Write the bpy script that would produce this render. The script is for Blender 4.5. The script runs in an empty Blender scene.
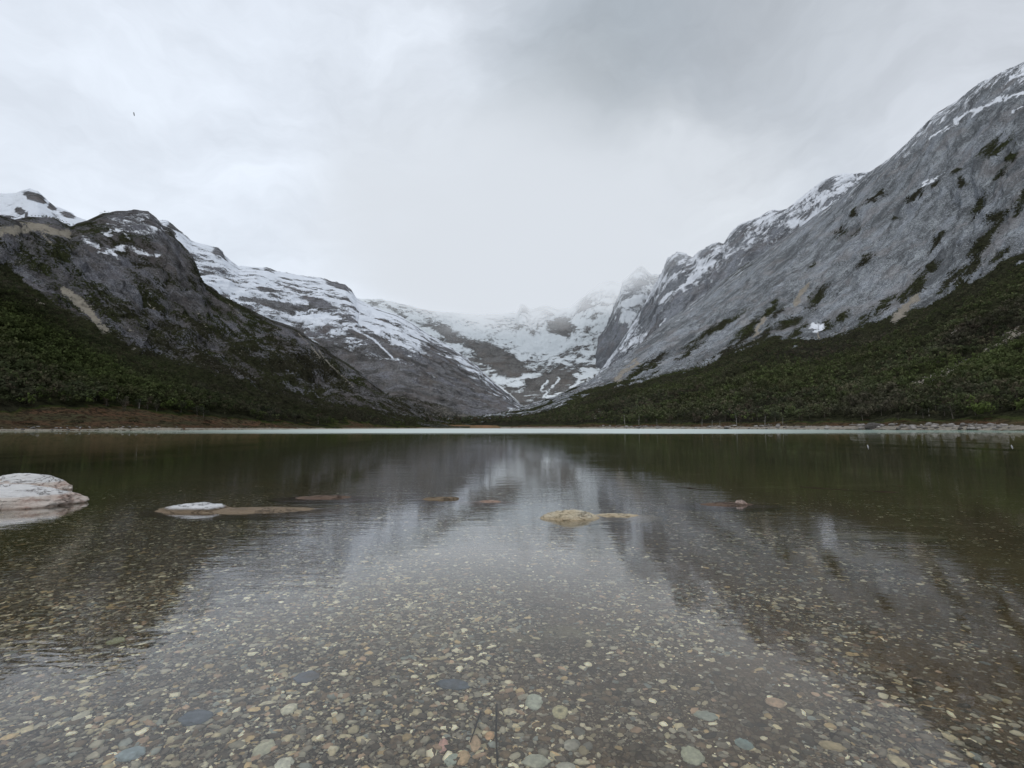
import bpy, math, random
import numpy as np

random.seed(7)
RNG = np.random.default_rng(11)
scene = bpy.context.scene
COL = scene.collection
W, H, F = 1024.0, 768.0, 500.0
HZ = 427.5
PITCH = math.atan((HZ - H / 2) / F)
CAMZ = 1.0
cp_, sp_ = math.cos(PITCH), math.sin(PITCH)


# ------------------------------------------------------------------ helpers
def ray(px, py):
    cx = np.asarray(px, float) - W / 2
    cy = H / 2 - np.asarray(py, float)
    return cx, F * cp_ - cy * sp_, cy * cp_ + F * sp_


def at(px, py, D):
    """world point seen in direction (px,py) at depth D along +Y"""
    x, y, z = ray(px, py)
    s = np.asarray(D, float) / y
    return np.stack(np.broadcast_arrays(x * s, y * s, CAMZ + z * s), -1)


def on_plane(px, py, z=0.0):
    x, y, d = ray(px, py)
    s = (z - CAMZ) / d
    return float(x * s), float(y * s)


def under(px, py, z):
    """point at height z<0 seen in direction (px,py) through a flat water surface"""
    x, y, d = (float(v) for v in ray(px, py))
    s = -CAMZ / d
    hx, hy = x * s, y * s
    n = math.hypot(x, y)
    si = n / math.sqrt(n * n + d * d) / 1.33
    run = -z * si / math.sqrt(1 - si * si)
    return hx + run * x / n, hy + run * y / n


def proj(P):
    x, y, z = P[..., 0], P[..., 1], P[..., 2] - CAMZ
    fw = y * cp_ + z * sp_
    up = -y * sp_ + z * cp_
    fw = np.maximum(fw, 1e-3)
    return W / 2 + F * x / fw, H / 2 - F * up / fw


_perm = RNG.permutation(256).astype(np.int64)
_perm = np.concatenate([_perm, _perm])
_g = RNG.normal(size=(256, 3))
_g /= np.linalg.norm(_g, axis=1)[:, None]


def noise(P, seed=0):
    P = np.asarray(P, float) + seed * 17.31
    i = np.floor(P).astype(np.int64)
    f = P - i
    i &= 255
    u = f * f * f * (f * (f * 6 - 15) + 10)
    out = 0
    for a in (0, 1):
        wx = u[..., 0] if a else 1 - u[..., 0]
        for b in (0, 1):
            wy = u[..., 1] if b else 1 - u[..., 1]
            for c in (0, 1):
                wz = u[..., 2] if c else 1 - u[..., 2]
                h = _perm[_perm[_perm[(i[..., 0] + a) & 255] + ((i[..., 1] + b) & 255)] + ((i[..., 2] + c) & 255)]
                g = _g[h]
                d = g[..., 0] * (f[..., 0] - a) + g[..., 1] * (f[..., 1] - b) + g[..., 2] * (f[..., 2] - c)
                out = out + wx * wy * wz * d
    return out


def fbm(P, octv=5, seed=0, gain=0.5, lac=2.03):
    a, s, t = 1.0, 0.0, 0.0
    P = np.asarray(P, float)
    for k in range(octv):
        s = s + a * noise(P, seed + k)
        t += a
        P = P * lac
        a *= gain
    return s / t * 1.6


def ridged(P, octv=5, seed=0, gain=0.55, lac=2.05):
    a, s, t = 1.0, 0.0, 0.0
    P = np.asarray(P, float)
    for k in range(octv):
        s = s + a * (1 - 2.2 * np.abs(noise(P, seed + k)))
        t += a
        P = P * lac
        a *= gain
    return s / t


def sstep(a, b, x):
    t = np.clip((x - a) / (b - a), 0, 1)
    return t * t * (3 - 2 * t)


def make_mesh(name, V, Fc, mat=None, smooth=True, parent=None, colors=None, attr='Col', link=True, uv=None):
    me = bpy.data.meshes.new(name)
    V = np.ascontiguousarray(V, dtype=np.float32).reshape(-1, 3)
    Fc = np.ascontiguousarray(Fc, dtype=np.int32)
    n, k = Fc.shape
    me.vertices.add(len(V))
    me.vertices.foreach_set('co', V.ravel())
    me.loops.add(n * k)
    me.loops.foreach_set('vertex_index', Fc.ravel())
    me.polygons.add(n)
    me.polygons.foreach_set('loop_start', np.arange(0, n * k, k, dtype=np.int32))
    me.polygons.foreach_set('loop_total', np.full(n, k, dtype=np.int32))
    me.polygons.foreach_set('use_smooth', np.full(n, smooth, dtype=bool))
    me.update(calc_edges=True)
    if colors is not None:
        ca = me.color_attributes.new(attr, 'FLOAT_COLOR', 'POINT')
        ca.data.foreach_set('color', np.ascontiguousarray(colors, dtype=np.float32).ravel())
    if mat:
        me.materials.append(mat)
    o = bpy.data.objects.new(name, me)
    if link:
        COL.objects.link(o)
    if parent:
        o.parent = parent
    return o


def tag(o, label=None, cat=None, group=None, kind=None):
    if label: o['label'] = label
    if cat: o['category'] = cat
    if group: o['group'] = group
    if kind: o['kind'] = kind
    return o


def empty(name, loc, rz=0.0):
    o = bpy.data.objects.new(name, None)
    o.empty_display_size = 0.2
    o.location = loc
    o.rotation_euler = (0, 0, rz)
    COL.objects.link(o)
    return o


def copy_thing(o, loc, rz, sc):
    c = o.copy()
    COL.objects.link(c)
    c.location = loc
    c.rotation_euler = (0, 0, rz)
    c.scale = sc if hasattr(sc, '__len__') else (sc, sc, sc)
    for ch in o.children:
        d = ch.copy()
        COL.objects.link(d)
        d.parent = c
    return c


# ------------------------------------------------------------------ node helper
class N:
    def __init__(s, tree):
        s.t = tree
        s.n = tree.nodes
        s.l = tree.links

    def new(s, typ, ins=None, **kw):
        nd = s.n.new(typ)
        for k, v in kw.items():
            setattr(nd, k, v)
        for k, v in (ins or {}).items():
            sock = nd.inputs[k]
            if isinstance(v, bpy.types.NodeSocket):
                s.l.new(v, sock)
            else:
                sock.default_value = v
        return nd

    def math(s, op, a, b=0.0, c=0.0, clamp=False):
        nd = s.n.new('ShaderNodeMath')
        nd.operation = op
        nd.use_clamp = clamp
        for k, v in enumerate((a, b, c)):
            if isinstance(v, bpy.types.NodeSocket):
                s.l.new(v, nd.inputs[k])
            else:
                nd.inputs[k].default_value = v
        return nd.outputs[0]

    def smooth(s, x, a, b, lo=0.0, hi=1.0):
        nd = s.new('ShaderNodeMapRange', {'Value': x, 'From Min': a, 'From Max': b, 'To Min': lo, 'To Max': hi}, interpolation_type='SMOOTHSTEP')
        return nd.outputs['Result']

    def mix(s, f, a, b, blend='MIX'):
        nd = s.n.new('ShaderNodeMix')
        nd.data_type = 'RGBA'
        nd.blend_type = blend
        for sock, v in ((nd.inputs[0], f), (nd.inputs[6], a), (nd.inputs[7], b)):
            if isinstance(v, bpy.types.NodeSocket):
                s.l.new(v, sock)
            else:
                if sock.type == 'RGBA' and len(v) == 3:
                    v = (*v, 1)
                sock.default_value = v
        return nd.outputs[2]

    def noise(s, vec, scale, detail=4, rough=0.55, dist=0.0):
        nd = s.new('ShaderNodeTexNoise', {'Scale': scale, 'Detail': detail, 'Roughness': rough, 'Distortion': dist})
        if vec is not None:
            s.l.new(vec, nd.inputs['Vector'])
        return nd.outputs['Fac']

    def vmap(s, vec, scale=(1, 1, 1), rot=(0, 0, 0), loc=(0, 0, 0)):
        nd = s.new('ShaderNodeMapping', {'Scale': scale, 'Rotation': rot, 'Location': loc})
        s.l.new(vec, nd.inputs['Vector'])
        return nd.outputs[0]


def mat_new(name):
    m = bpy.data.materials.new(name)
    m.use_nodes = True
    m.node_tree.nodes.clear()
    b = N(m.node_tree)
    out = b.new('ShaderNodeOutputMaterial')
    return m, b, out


# ------------------------------------------------------------------ world
SUN_EL, SUN_AZ = math.radians(55), math.radians(205)   # behind the camera, a little to the left
world = bpy.data.worlds.new('World')
scene.world = world
world.use_nodes = True
world.node_tree.nodes.clear()
b = N(world.node_tree)
out = b.new('ShaderNodeOutputWorld')
sky = b.new('ShaderNodeTexSky', sky_type='NISHITA', sun_disc=False, sun_elevation=SUN_EL, sun_rotation=SUN_AZ, air_density=1.0, dust_density=3.0)
bg_sky = b.new('ShaderNodeBackground', {'Color': sky.outputs[0], 'Strength': 0.09})
tc = b.new('ShaderNodeTexCoord')
dirv = tc.outputs['Generated']
warp_n = b.new('ShaderNodeTexNoise', {'Vector': dirv, 'Scale': 1.6, 'Detail': 5, 'Roughness': 0.6})
warp = b.new('ShaderNodeVectorMath', {0: warp_n.outputs['Color'], 1: (0.5, 0.5, 0.5)}, operation='SUBTRACT')
warp2 = b.new('ShaderNodeVectorMath', {0: warp.outputs[0], 'Scale': 0.42}, operation='SCALE')
wd = b.new('ShaderNodeVectorMath', {0: dirv, 1: warp2.outputs[0]}, operation='ADD')
wdn = b.new('ShaderNodeVectorMath', {0: wd.outputs[0]}, operation='NORMALIZE').outputs[0]
sep = b.new('ShaderNodeSeparateXYZ', {0: dirv})


def lobe(px, py, inner, outer):
    x, y, z = ray(px, py)
    v = np.array([float(x), float(y), float(z)])
    v /= np.linalg.norm(v)
    d = b.new('ShaderNodeVectorMath', {0: wdn, 1: tuple(v)}, operation='DOT_PRODUCT').outputs['Value']
    return b.smooth(d, math.cos(math.radians(outer)), math.cos(math.radians(inner)))


# cloud ceiling: broad tone by patches of thicker and thinner cloud
cl_a = b.noise(wdn, 1.7, 6, 0.55)
cl_b = b.noise(b.vmap(wdn, (1.0, 1.0, 2.6)), 3.4, 6, 0.6)
c = b.mix(b.smooth(sep.outputs['Z'], 0.05, 0.75), (0.74, 0.80, 0.87), (0.68, 0.73, 0.81))
c = b.mix(b.math('MULTIPLY', lobe(205, 215, 4, 34), 0.75), c, (0.85, 0.92, 1.02))
c = b.mix(b.math('MULTIPLY', lobe(470, 60, 3, 20), 0.55), c, (0.80, 0.86, 0.94))
c = b.mix(b.math('MULTIPLY', lobe(690, 95, 5, 24), 0.92), c, (0.40, 0.45, 0.50))
c = b.mix(b.math('MULTIPLY', lobe(600, 160, 2, 13), 0.6), c, (0.50, 0.545, 0.585))
c = b.mix(b.math('MULTIPLY', lobe(950, 20, 3, 24), 0.55), c, (0.58, 0.61, 0.655))
c = b.mix(b.math('MULTIPLY', lobe(700, 225, 2, 14), 0.75), c, (0.78, 0.82, 0.87))
c = b.mix(b.math('MULTIPLY', lobe(440, 190, 2, 14), 0.5), c, (0.80, 0.86, 0.94))
tone = b.math('ADD', b.math('MULTIPLY', b.math('SUBTRACT', cl_a, 0.5), 0.50), b.math('MULTIPLY', b.math('SUBTRACT', cl_b, 0.5), 0.60))
tone = b.math('ADD', tone, 1.0)
c = b.new('ShaderNodeVectorMath', {0: c, 'Scale': tone}, operation='SCALE').outputs[0]
bg_cl = b.new('ShaderNodeBackground', {'Color': c, 'Strength': 1.0})
mx = b.new('ShaderNodeMixShader', {0: 0.94, 1: bg_sky.outputs[0], 2: bg_cl.outputs[0]})
b.l.new(mx.outputs[0], out.inputs['Surface'])

sun = bpy.data.lights.new('sun', 'SUN')
sun.energy = 0.9
sun.angle = math.radians(25)
sun.color = (1.0, 0.97, 0.92)
so = bpy.data.objects.new('sun', sun)
COL.objects.link(so)
sd = (math.sin(SUN_AZ) * math.cos(SUN_EL), math.cos(SUN_AZ) * math.cos(SUN_EL), math.sin(SUN_EL))
from mathutils import Vector
so.rotation_euler = Vector(sd).to_track_quat('Z', 'Y').to_euler()
so.location = (0, -20, 60)

cam = bpy.data.cameras.new('camera')
cam.sensor_width = 36
cam.lens = F / W * 36
cam.clip_start = 0.05
cam.clip_end = 30000
co = bpy.data.objects.new('camera', cam)
COL.objects.link(co)
co.location = (0, 0, CAMZ)
co.rotation_euler = (math.radians(90) + PITCH, 0, 0)
scene.camera = co
scene.view_settings.view_transform = 'Standard'
scene.view_settings.look = 'None'
scene.view_settings.exposure = 0
scene.view_settings.gamma = 1
scene.cycles.max_bounces = 6
scene.cycles.diffuse_bounces = 2
scene.cycles.glossy_bounces = 3
scene.cycles.transparent_max_bounces = 12
scene.cycles.volume_bounces = 0
scene.cycles.volume_step_rate = 1.0
scene.cycles.volume_max_steps = 64
scene.cycles.use_denoising = True
scene.cycles.use_adaptive_sampling = True
scene.cycles.adaptive_threshold = 0.01


# ------------------------------------------------------------------ mountain material
def mountain_mat(name, rock_a, rock_b, rock_c, veg_a, veg_b, scree, snow=(0.80, 0.83, 0.88), grain=(0.3, 0.3, 1), sc=1.0, bump=1.0, streak=0.5):
    m, b, out = mat_new(name)
    geo = b.new('ShaderNodeNewGeometry')
    pos = geo.outputs['Position']
    at_ = b.new('ShaderNodeAttribute', attribute_name='Col')
    sepc = b.new('ShaderNodeSeparateColor', {0: at_.outputs['Color']})
    S, V, T = sepc.outputs[0], sepc.outputs[1], sepc.outputs[2]
    G = at_.outputs['Alpha']
    gd = np.array(grain, float)
    gd = tuple(gd / np.linalg.norm(gd))
    dt = b.new('ShaderNodeVectorMath', {0: pos, 1: gd}, operation='DOT_PRODUCT').outputs['Value']
    wob = b.new('ShaderNodeTexNoise', {'Vector': pos, 'Scale': 0.01 * sc, 'Detail': 2})
    wobv = b.new('ShaderNodeVectorMath', {0: wob.outputs['Color'], 'Scale': 40.0 / sc}, operation='SCALE').outputs[0]

    def along(keep):
        v_ = b.new('ShaderNodeVectorMath', {0: gd, 'Scale': b.math('MULTIPLY', dt, 1 - keep)}, operation='SCALE').outputs[0]
        v_ = b.new('ShaderNodeVectorMath', {0: pos, 1: v_}, operation='SUBTRACT').outputs[0]
        return b.new('ShaderNodeVectorMath', {0: v_, 1: wobv}, operation='ADD').outputs[0]
    gs = along(0.38)
    gl_ = along(0.20)
    n1 = b.noise(pos, 0.012 * sc, 6, 0.6)
    n2 = b.noise(gs, 0.075 * sc, 7, 0.68, 0.6)
    n3 = b.noise(gs, 0.35 * sc, 5, 0.65)
    n4 = b.noise(pos, 0.5 * sc, 5, 0.7)
    crack = b.noise(gl_, 0.13 * sc, 6, 0.7, 0.3)
    slab = b.noise(gl_, 0.03 * sc, 5, 0.6, 0.3)
    col = b.mix(b.smooth(n1, 0.35, 0.65), rock_a, rock_b)
    col = b.mix(b.math('MULTIPLY', b.smooth(n2, 0.47, 0.58), 0.85), col, rock_c)
    col = b.mix(b.math('MULTIPLY', b.smooth(n3, 0.5, 0.62), 0.6), col, tuple(v * 0.40 for v in rock_a))
    col = b.mix(b.math('MULTIPLY', b.smooth(crack, 0.50, 0.60), streak), col, tuple(v * 0.40 for v in rock_b))  # rock streaks, with extra colour contrast standing in for weak relief shading
    col = b.mix(b.math('MULTIPLY', b.smooth(n4, 0.52, 0.60), 0.6), col, tuple(min(1, v * 1.9) for v in rock_a))
    col = b.mix(b.math('MULTIPLY', b.smooth(slab, 0.50, 0.60), 0.45), col, (rock_c[0] * 1.12, rock_c[1] * 1.13, rock_c[2] * 1.2))
    col = b.mix(b.math('MULTIPLY', b.smooth(slab, 0.47, 0.38), 0.65), col, tuple(v * 0.62 for v in rock_b))
    fine = b.noise(pos, 0.9 * sc, 3, 0.7)
    col = b.mix(b.math('MULTIPLY', b.smooth(fine, 0.51, 0.57), 0.62), col, tuple(v * 0.30 for v in rock_b))
    ln_ = b.math('ABSOLUTE', b.math('SUBTRACT', b.noise(gs, 0.06 * sc, 5, 0.65, 0.8), 0.5))
    col = b.mix(b.math('MULTIPLY', b.smooth(ln_, 0.012, 0.0), 0.7), col, tuple(v * 0.25 for v in rock_b))
    tintn = b.noise(pos, 0.02 * sc, 4, 0.6)
    col = b.mix(b.math('MULTIPLY', b.smooth(tintn, 0.50, 0.62), 0.38), col, (rock_a[0] * 0.98, rock_a[1] * 0.86, rock_a[2] * 0.80))
    # scree / bare gravel
    tn = b.math('ADD', T, b.math('MULTIPLY', b.math('SUBTRACT', n4, 0.5), 1.3))
    tn = b.math('ADD', tn, b.math('MULTIPLY', b.math('SUBTRACT', n2, 0.5), 0.9))
    tf = b.smooth(tn, 0.44, 0.58)
    sc_col = b.mix(b.noise(pos, 0.22 * sc, 5, 0.7), tuple(v * 0.62 for v in scree), tuple(v * 1.2 for v in scree))
    col = b.mix(tf, col, sc_col)
    # vegetation
    vn_ = b.math('ADD', V, b.math('MULTIPLY', b.math('SUBTRACT', n4, 0.5), 1.2))
    vn_ = b.math('ADD', vn_, b.math('MULTIPLY', b.math('SUBTRACT', n2, 0.5), 1.3))
    vf = b.smooth(vn_, 0.42, 0.56)
    vf = b.math('MULTIPLY', vf, b.math('SUBTRACT', 1.0, tf))
    vc = b.mix(b.math('MINIMUM', G, 1.0), veg_a, veg_b)
    brn = b.mix(b.smooth(b.noise(b.vmap(pos, (0.3, 0.3, 2.0)), 0.25, 5, 0.7), 0.38, 0.62), (0.150, 0.088, 0.055), (0.095, 0.090, 0.052))
    brn = b.mix(b.smooth(n4, 0.47, 0.56), brn, (0.055, 0.042, 0.028))
    vc = b.mix(b.math('MULTIPLY', b.smooth(b.noise(pos, 0.3, 5, 0.75), 0.42, 0.62), 0.7), vc, tuple(v * 0.35 for v in veg_a))
    vc = b.mix(b.math('SUBTRACT', G, 1.0, clamp=True), vc, brn)
    col = b.mix(vf, col, vc)
    # snow
    sn = b.math('ADD', S, b.math('MULTIPLY', b.math('SUBTRACT', n2, 0.5), 1.5))
    sn = b.math('ADD', sn, b.math('MULTIPLY', b.math('SUBTRACT', n4, 0.5), 1.0))
    sn = b.math('ADD', sn, b.math('MULTIPLY', b.math('SUBTRACT', n3, 0.5), 0.6))
    sf = b.smooth(sn, 0.44, 0.60)
    col = b.mix(sf, col, snow)
    hgt = b.math('ADD', b.math('ADD', b.math('MULTIPLY', crack, 7.0 / sc), b.math('MULTIPLY', n2, 8.0 / sc)), b.math('MULTIPLY', n3, 2.6 / sc))
    hgt = b.math('ADD', hgt, b.math('MULTIPLY', n4, 2.0 / sc))
    hgt = b.math('MULTIPLY', hgt, b.math('SUBTRACT', 1.0, b.math('MULTIPLY', sf, 0.75)))
    bp = b.new('ShaderNodeBump', {'Height': hgt, 'Distance': bump, 'Strength': 0.9})
    bs = b.new('ShaderNodeBsdfDiffuse', {'Color': col, 'Roughness': 0.6, 'Normal': bp.outputs[0]})
    b.l.new(bs.outputs[0], out.inputs[0])
    return m


# ------------------------------------------------------------------ lofted mountain
def curve(pts, px):
    p = np.array(sorted(pts), float)
    return np.interp(px, p[:, 0], p[:, 1])


def pchip(Pk, rows):
    """Pk: K x M x 3 control rows; rows: list of counts per segment"""
    K = Pk.shape[0]
    d = np.diff(Pk, axis=0)
    m = np.zeros_like(Pk)
    m[0], m[-1] = d[0], d[-1]
    for k in range(1, K - 1):
        a, c_ = d[k - 1], d[k]
        same = a * c_ > 0
        m[k] = np.where(same, 2 * a * c_ / np.where(same, a + c_, 1), 0)
    out, seg = [], []
    for k in range(K - 1):
        n = rows[k]
        for j in range(n + (1 if k == K - 2 else 0)):
            t = j / n
            h00, h10 = 2 * t**3 - 3 * t**2 + 1, t**3 - 2 * t**2 + t
            h01, h11 = -2 * t**3 + 3 * t**2, t**3 - t**2
            out.append(h00 * Pk[k] + h10 * m[k] + h01 * Pk[k + 1] + h11 * m[k + 1])
            seg.append(k + t)
    return np.array(out), np.array(seg)


def poly_dist(px, py, pts):
    d = np.full(px.shape, 1e9)
    for (ax, ay), (bx, by) in zip(pts[:-1], pts[1:]):
        vx, vy = bx - ax, by - ay
        L = vx * vx + vy * vy + 1e-9
        t = np.clip(((px - ax) * vx + (py - ay) * vy) / L, 0, 1)
        d = np.minimum(d, np.hypot(px - ax - t * vx, py - ay - t * vy))
    return d


def blob(px, py, cx, cy, rx, ry, ang):
    a = math.radians(ang)
    dx, dy = px - cx, -(py - cy)
    u = dx * math.cos(a) + dy * math.sin(a)
    v = -dx * math.sin(a) + dy * math.cos(a)
    return 1.0 - np.hypot(u / rx, v / ry)          # >0 inside


def loft(name, mat, x0, x1, ncol, ctrl, rows, disp, masks, ridge_seg, back=True, grain=None):
    px = np.linspace(x0, x1, ncol)
    Pk = []
    for c_ in ctrl:
        D = curve(c_['D'], px)
        if 'z' in c_:
            z = curve(c_['z'], px) if isinstance(c_['z'], list) else np.full(ncol, float(c_['z']))
            P = at(px, HZ, D)
            P[:, 2] = z
        else:
            P = at(px, curve(c_['y'], px), D)
        Pk.append(P)
    if back:
        R = Pk[-1]
        for f_, zf in ((1.12, 0.93), (1.45, 0.45)):
            Q = R * [f_, f_, 1]
            Q[:, 2] = R[:, 2] * zf
            Pk.append(Q)
        rows = rows + [10, 8]
    Pk = np.array(Pk)
    G, seg = pchip(Pk, rows)
    nr, nc, _ = G.shape
    du = np.gradient(G, axis=1)
    dv = np.gradient(G, axis=0)
    nrm = np.cross(du, dv)
    nrm /= np.linalg.norm(nrm, axis=-1, keepdims=True) + 1e-9
    nrm[nrm[..., 2] < 0] *= -1
    dd = disp(G, seg[:, None] * np.ones((1, nc)), px[None, :] * np.ones((nr, 1)))
    near = np.where(seg < ridge_seg, np.exp(-((seg - ridge_seg) / 0.45) ** 2), 1.0)[:, None]
    dd = np.where(dd > 0, dd * (1 - near), dd)
    dd = dd + (fbm(G / 15, 4, 777) * 2.2 + fbm(G / 45, 4, 779, 0.7) * 4.0) * np.clip(G[..., 1] / 700, 1, 4) * np.exp(-((seg - ridge_seg) / 0.15) ** 2)[:, None]
    G = G + nrm * dd[..., None]
    PX, PY = proj(G)
    m = masks(G, PX, PY, seg[:, None] * np.ones((1, nc)))
    Cc = np.stack([np.broadcast_to(np.asarray(k, float), PX.shape) for k in m], -1)
    idx = np.arange(nr * nc).reshape(nr, nc)
    Fc = np.stack([idx[:-1, :-1], idx[:-1, 1:], idx[1:, 1:], idx[1:, :-1]], -1).reshape(-1, 4)
    o = make_mesh(name, G, Fc, mat, True, colors=Cc.reshape(-1, 4))
    tag(o, kind='structure')
    return o, G, Cc, PX, PY


def grained(P, g, comp):
    """compress coordinates along the direction g: features get long that way"""
    g = np.array(g, float)
    g /= np.linalg.norm(g)
    t = P @ g
    return P - t[..., None] * g * (1 - comp)


# ================================================================== RIGHT WALL
SH_R = [(440, 560), (505, 500), (530, 480), (600, 420), (700, 330), (800, 262), (900, 212), (1024, 170), (1150, 140), (1350, 110)]
SH_L = [(-350, 95), (-150, 125), (0, 150), (170, 190), (260, 240), (340, 300), (410, 400), (460, 450), (520, 485)]
TL_R = [(440, 421), (500, 416), (530, 410), (560, 401), (590, 391), (620, 383), (660, 372), (700, 363), (740, 346), (780, 337), (820, 341), (860, 327), (900, 311), (940, 299), (980, 277), (1024, 253), (1100, 215), (1350, 90)]
RG_R = [(440, 424), (500, 419), (530, 409), (560, 397), (590, 382), (620, 362), (655, 332), (690, 306), (720, 283), (760, 257), (800, 229), (840, 200), (868, 176), (890, 160), (902, 150), (915, 137), (935, 117), (960, 101), (985, 83), (1010, 71), (1024, 65), (1060, 48), (1120, 20), (1350, -60)]
gR = at(900, 215, 1000.) - at(720, 335, 900.)


def dispR(G, seg, px):
    a = sstep(1.6, 3.2, seg) * 1.0
    r = ridged(grained(G, gR, 0.35) / 120, 6, 3) * 26
    r2 = ridged(grained(G, (0.6, 0.5, 0.7), 0.4) / 34, 5, 9) * 13 + ridged(grained(G, gR, 0.6) / 13, 4, 15) * 4.5
    f = fbm(G / 260, 4, 20) * 22
    tip = 1 - 0.95 * np.exp(-((seg - 4) / 0.22) ** 2)
    fade = sstep(500, 640, px)
    back = np.where(seg > 4, 0.5, 1)
    low = fbm(G / 60, 5, 31) * 3 * sstep(1.0, 1.8, seg) * (1 - a)
    return ((r + r2 + f - 19) * a * tip * back * (0.35 + 0.65 * fade)) + low + fbm(G / 16, 4, 37) * 2.0 * a


vegR = [(1000, 255, 20, 5, 45), (948, 285, 16, 5, 50), (885, 305, 14, 4, 45), (905, 296, 12, 4, 60), (865, 318, 12, 4, 50), (798, 330, 12, 4, 45), (765, 335, 14, 4, 50), (735, 338, 16, 4, 42), (690, 352, 18, 4, 38), (655, 362, 16, 3, 38), (640, 368, 14, 3, 40), (975, 262, 12, 4, 60), (997, 147, 24, 6, 30), (1011, 158, 9, 4, 35), (1001, 173, 11, 4, 45), (956, 171, 7, 3, 20), (964, 182, 4, 7, 0), (915, 194, 12, 3, 42), (933, 185, 6, 3, 40),
        (977, 206, 15, 6, 58), (997, 216, 16, 5, 22), (895, 219, 4, 2.5, 0), (876, 197, 15, 3, 24), (853, 212, 6, 4, 50), (935, 241, 13, 5, 55), (985, 240, 34, 7, 52),
        (931, 268, 11, 5, 40), (866, 260, 10, 3, 40), (840, 232, 9, 3, 30), (854, 233, 9, 2.5, 30), (917, 285, 17, 8, 62), (960, 275, 24, 8, 35), (818, 298, 15, 6, 55), (811, 266, 5, 2.5, 20),
        (769, 311, 14, 4, 55), (777, 313, 9, 4, 45), (790, 322, 16, 5, 30), (739, 271, 22, 2, 33), (750, 330, 22, 6, 50), (722, 325, 30, 3, 32), (700, 337, 26, 3, 35), (1030, 190, 16, 6, 60),
        (825, 327, 9, 6, 20), (843, 318, 9, 5, 30), (1018, 210, 12, 5, 60)]
screeR = [[(616, 381), (628, 369), (636, 362)], [(752, 338), (760, 328), (766, 318)], [(796, 303), (800, 292), (806, 288)], [(893, 320), (905, 309), (917, 297)],
          [(820, 338), (818, 328)], [(914, 386), (935, 379), (956, 368), (977, 358), (995, 346), (1012, 334), (1035, 326)], [(593, 417), (600, 411)], [(960, 330), (951, 338)]]
screeW = [2.4, 1.8, 3.0, 4.5, 1.5, 3.4, 1.8, 2.2]
greyR = [(712, 349, 30, 6, 36), (690, 360, 14, 4, 36)]
snowR = [([(955, 121), (968, 113), (990, 104), (1010, 97), (1040, 90)], 2.6), ([(930, 138), (940, 132), (953, 126)], 1.6), ([(922, 186), (944, 171)], 1.2), ([(1015, 112), (1024, 107)], 2), ([(811, 326), (816, 325), (821, 327), (816, 331)], 3.0), ([(1010, 77), (1040, 70)], 2.5)]


def masksR(G, PX, PY, seg):
    jit = fbm(grained(G, gR, 0.4) / 45, 6, 41, 0.68) * 1.5
    wx, wy = PX + jit * 6, PY + fbm(G / 30, 5, 44, 0.7) * 9
    tl = curve(TL_R, PX) + jit * 20
    veg = 0.5 + (PY - tl) / 9
    veg = np.clip(veg, 0.12 + 0.22 * jit, 1.0)
    for bl in vegR:
        veg = np.maximum(veg, np.clip(0.44 + 0.4 * blob(wx, wy, *bl), 0, 0.9))
    tan = np.zeros_like(PX)
    for pts, w in zip(screeR, screeW):
        d = poly_dist(wx, wy, pts)
        tan = np.maximum(tan, np.clip(0.9 - 0.45 * d / w, 0, 1))
    # bare banks just above the waterline
    shore = sstep(2.2, 1.3, G[..., 2] + jit * 0.8) * (seg > 0.9)
    tan = np.maximum(tan, shore * 0.7)
    for bl in greyR:
        v = blob(wx, wy, *bl)
        veg = np.where(v > -0.25, np.minimum(veg, 0.45 - 0.5 * v), veg)
    sk = curve(RG_R, PX)
    snow = 0.56 - (PY - sk) / 80 + (PX - 960) / 900 + 0.20 * jit
    snow = np.where(PX < 880, 0.42 - (PY - sk) / 90 + 0.15 * jit, snow)
    snow = np.clip(snow, 0, 0.58)
    for pts, w in snowR:
        snow = np.maximum(snow, np.clip(0.95 - 0.5 * poly_dist(wx, wy, pts) / w, 0, 1))
    snow = np.where(PY > tl, np.where(snow > 0.55, snow, 0), snow)
    g = np.clip(0.25 + 0.75 * fbm(G / 90, 4, 51) + 0.55 * (1 - np.hypot((PX - 1010) / 110, (PY - 372) / 28)).clip(0, 1) + 0.3 * (1 - np.hypot((PX - 735) / 120, (PY - 385) / 16)).clip(0, 1), 0, 1)
    bz_ = curve([(440, 2), (600, 4), (1330, 5)], PX) + jit * 2.5
    g = np.where(G[..., 2] < bz_, 1 + sstep(0, 1, bz_ - G[..., 2]), g)
    return snow, veg, tan, g


VEG_A, VEG_B = (0.050, 0.048, 0.036), (0.07, 0.085, 0.032)
grR = (math.radians(48), math.radians(-35), math.radians(12))
mR = mountain_mat('grey_granite_wall', (0.37, 0.395, 0.42), (0.235, 0.25, 0.265), (0.52, 0.555, 0.585), VEG_A, VEG_B, (0.44, 0.40, 0.34), grain=tuple(gR), sc=1.0, bump=1.2)
ctrlR = [dict(D=[(x, d - 7) for x, d in SH_R], z=-2.5), dict(D=SH_R, z=0.5), dict(D=[(x, d + 22) for x, d in SH_R], z=3.5),
         dict(D=[(440, 800), (530, 900), (600, 980), (700, 850), (800, 700), (900, 600), (1024, 480), (1100, 420), (1350, 330)], y=TL_R),
         dict(D=[(440, 900), (530, 1100), (600, 1450), (700, 1500), (868, 1150), (1024, 860), (1100, 800), (1350, 700)], y=RG_R)]
oR, GR, CR, PXR, PYR = loft('mountain', mR, 440, 1330, 760, ctrlR, [3, 8, 110, 230], dispR, masksR, 4)

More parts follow.
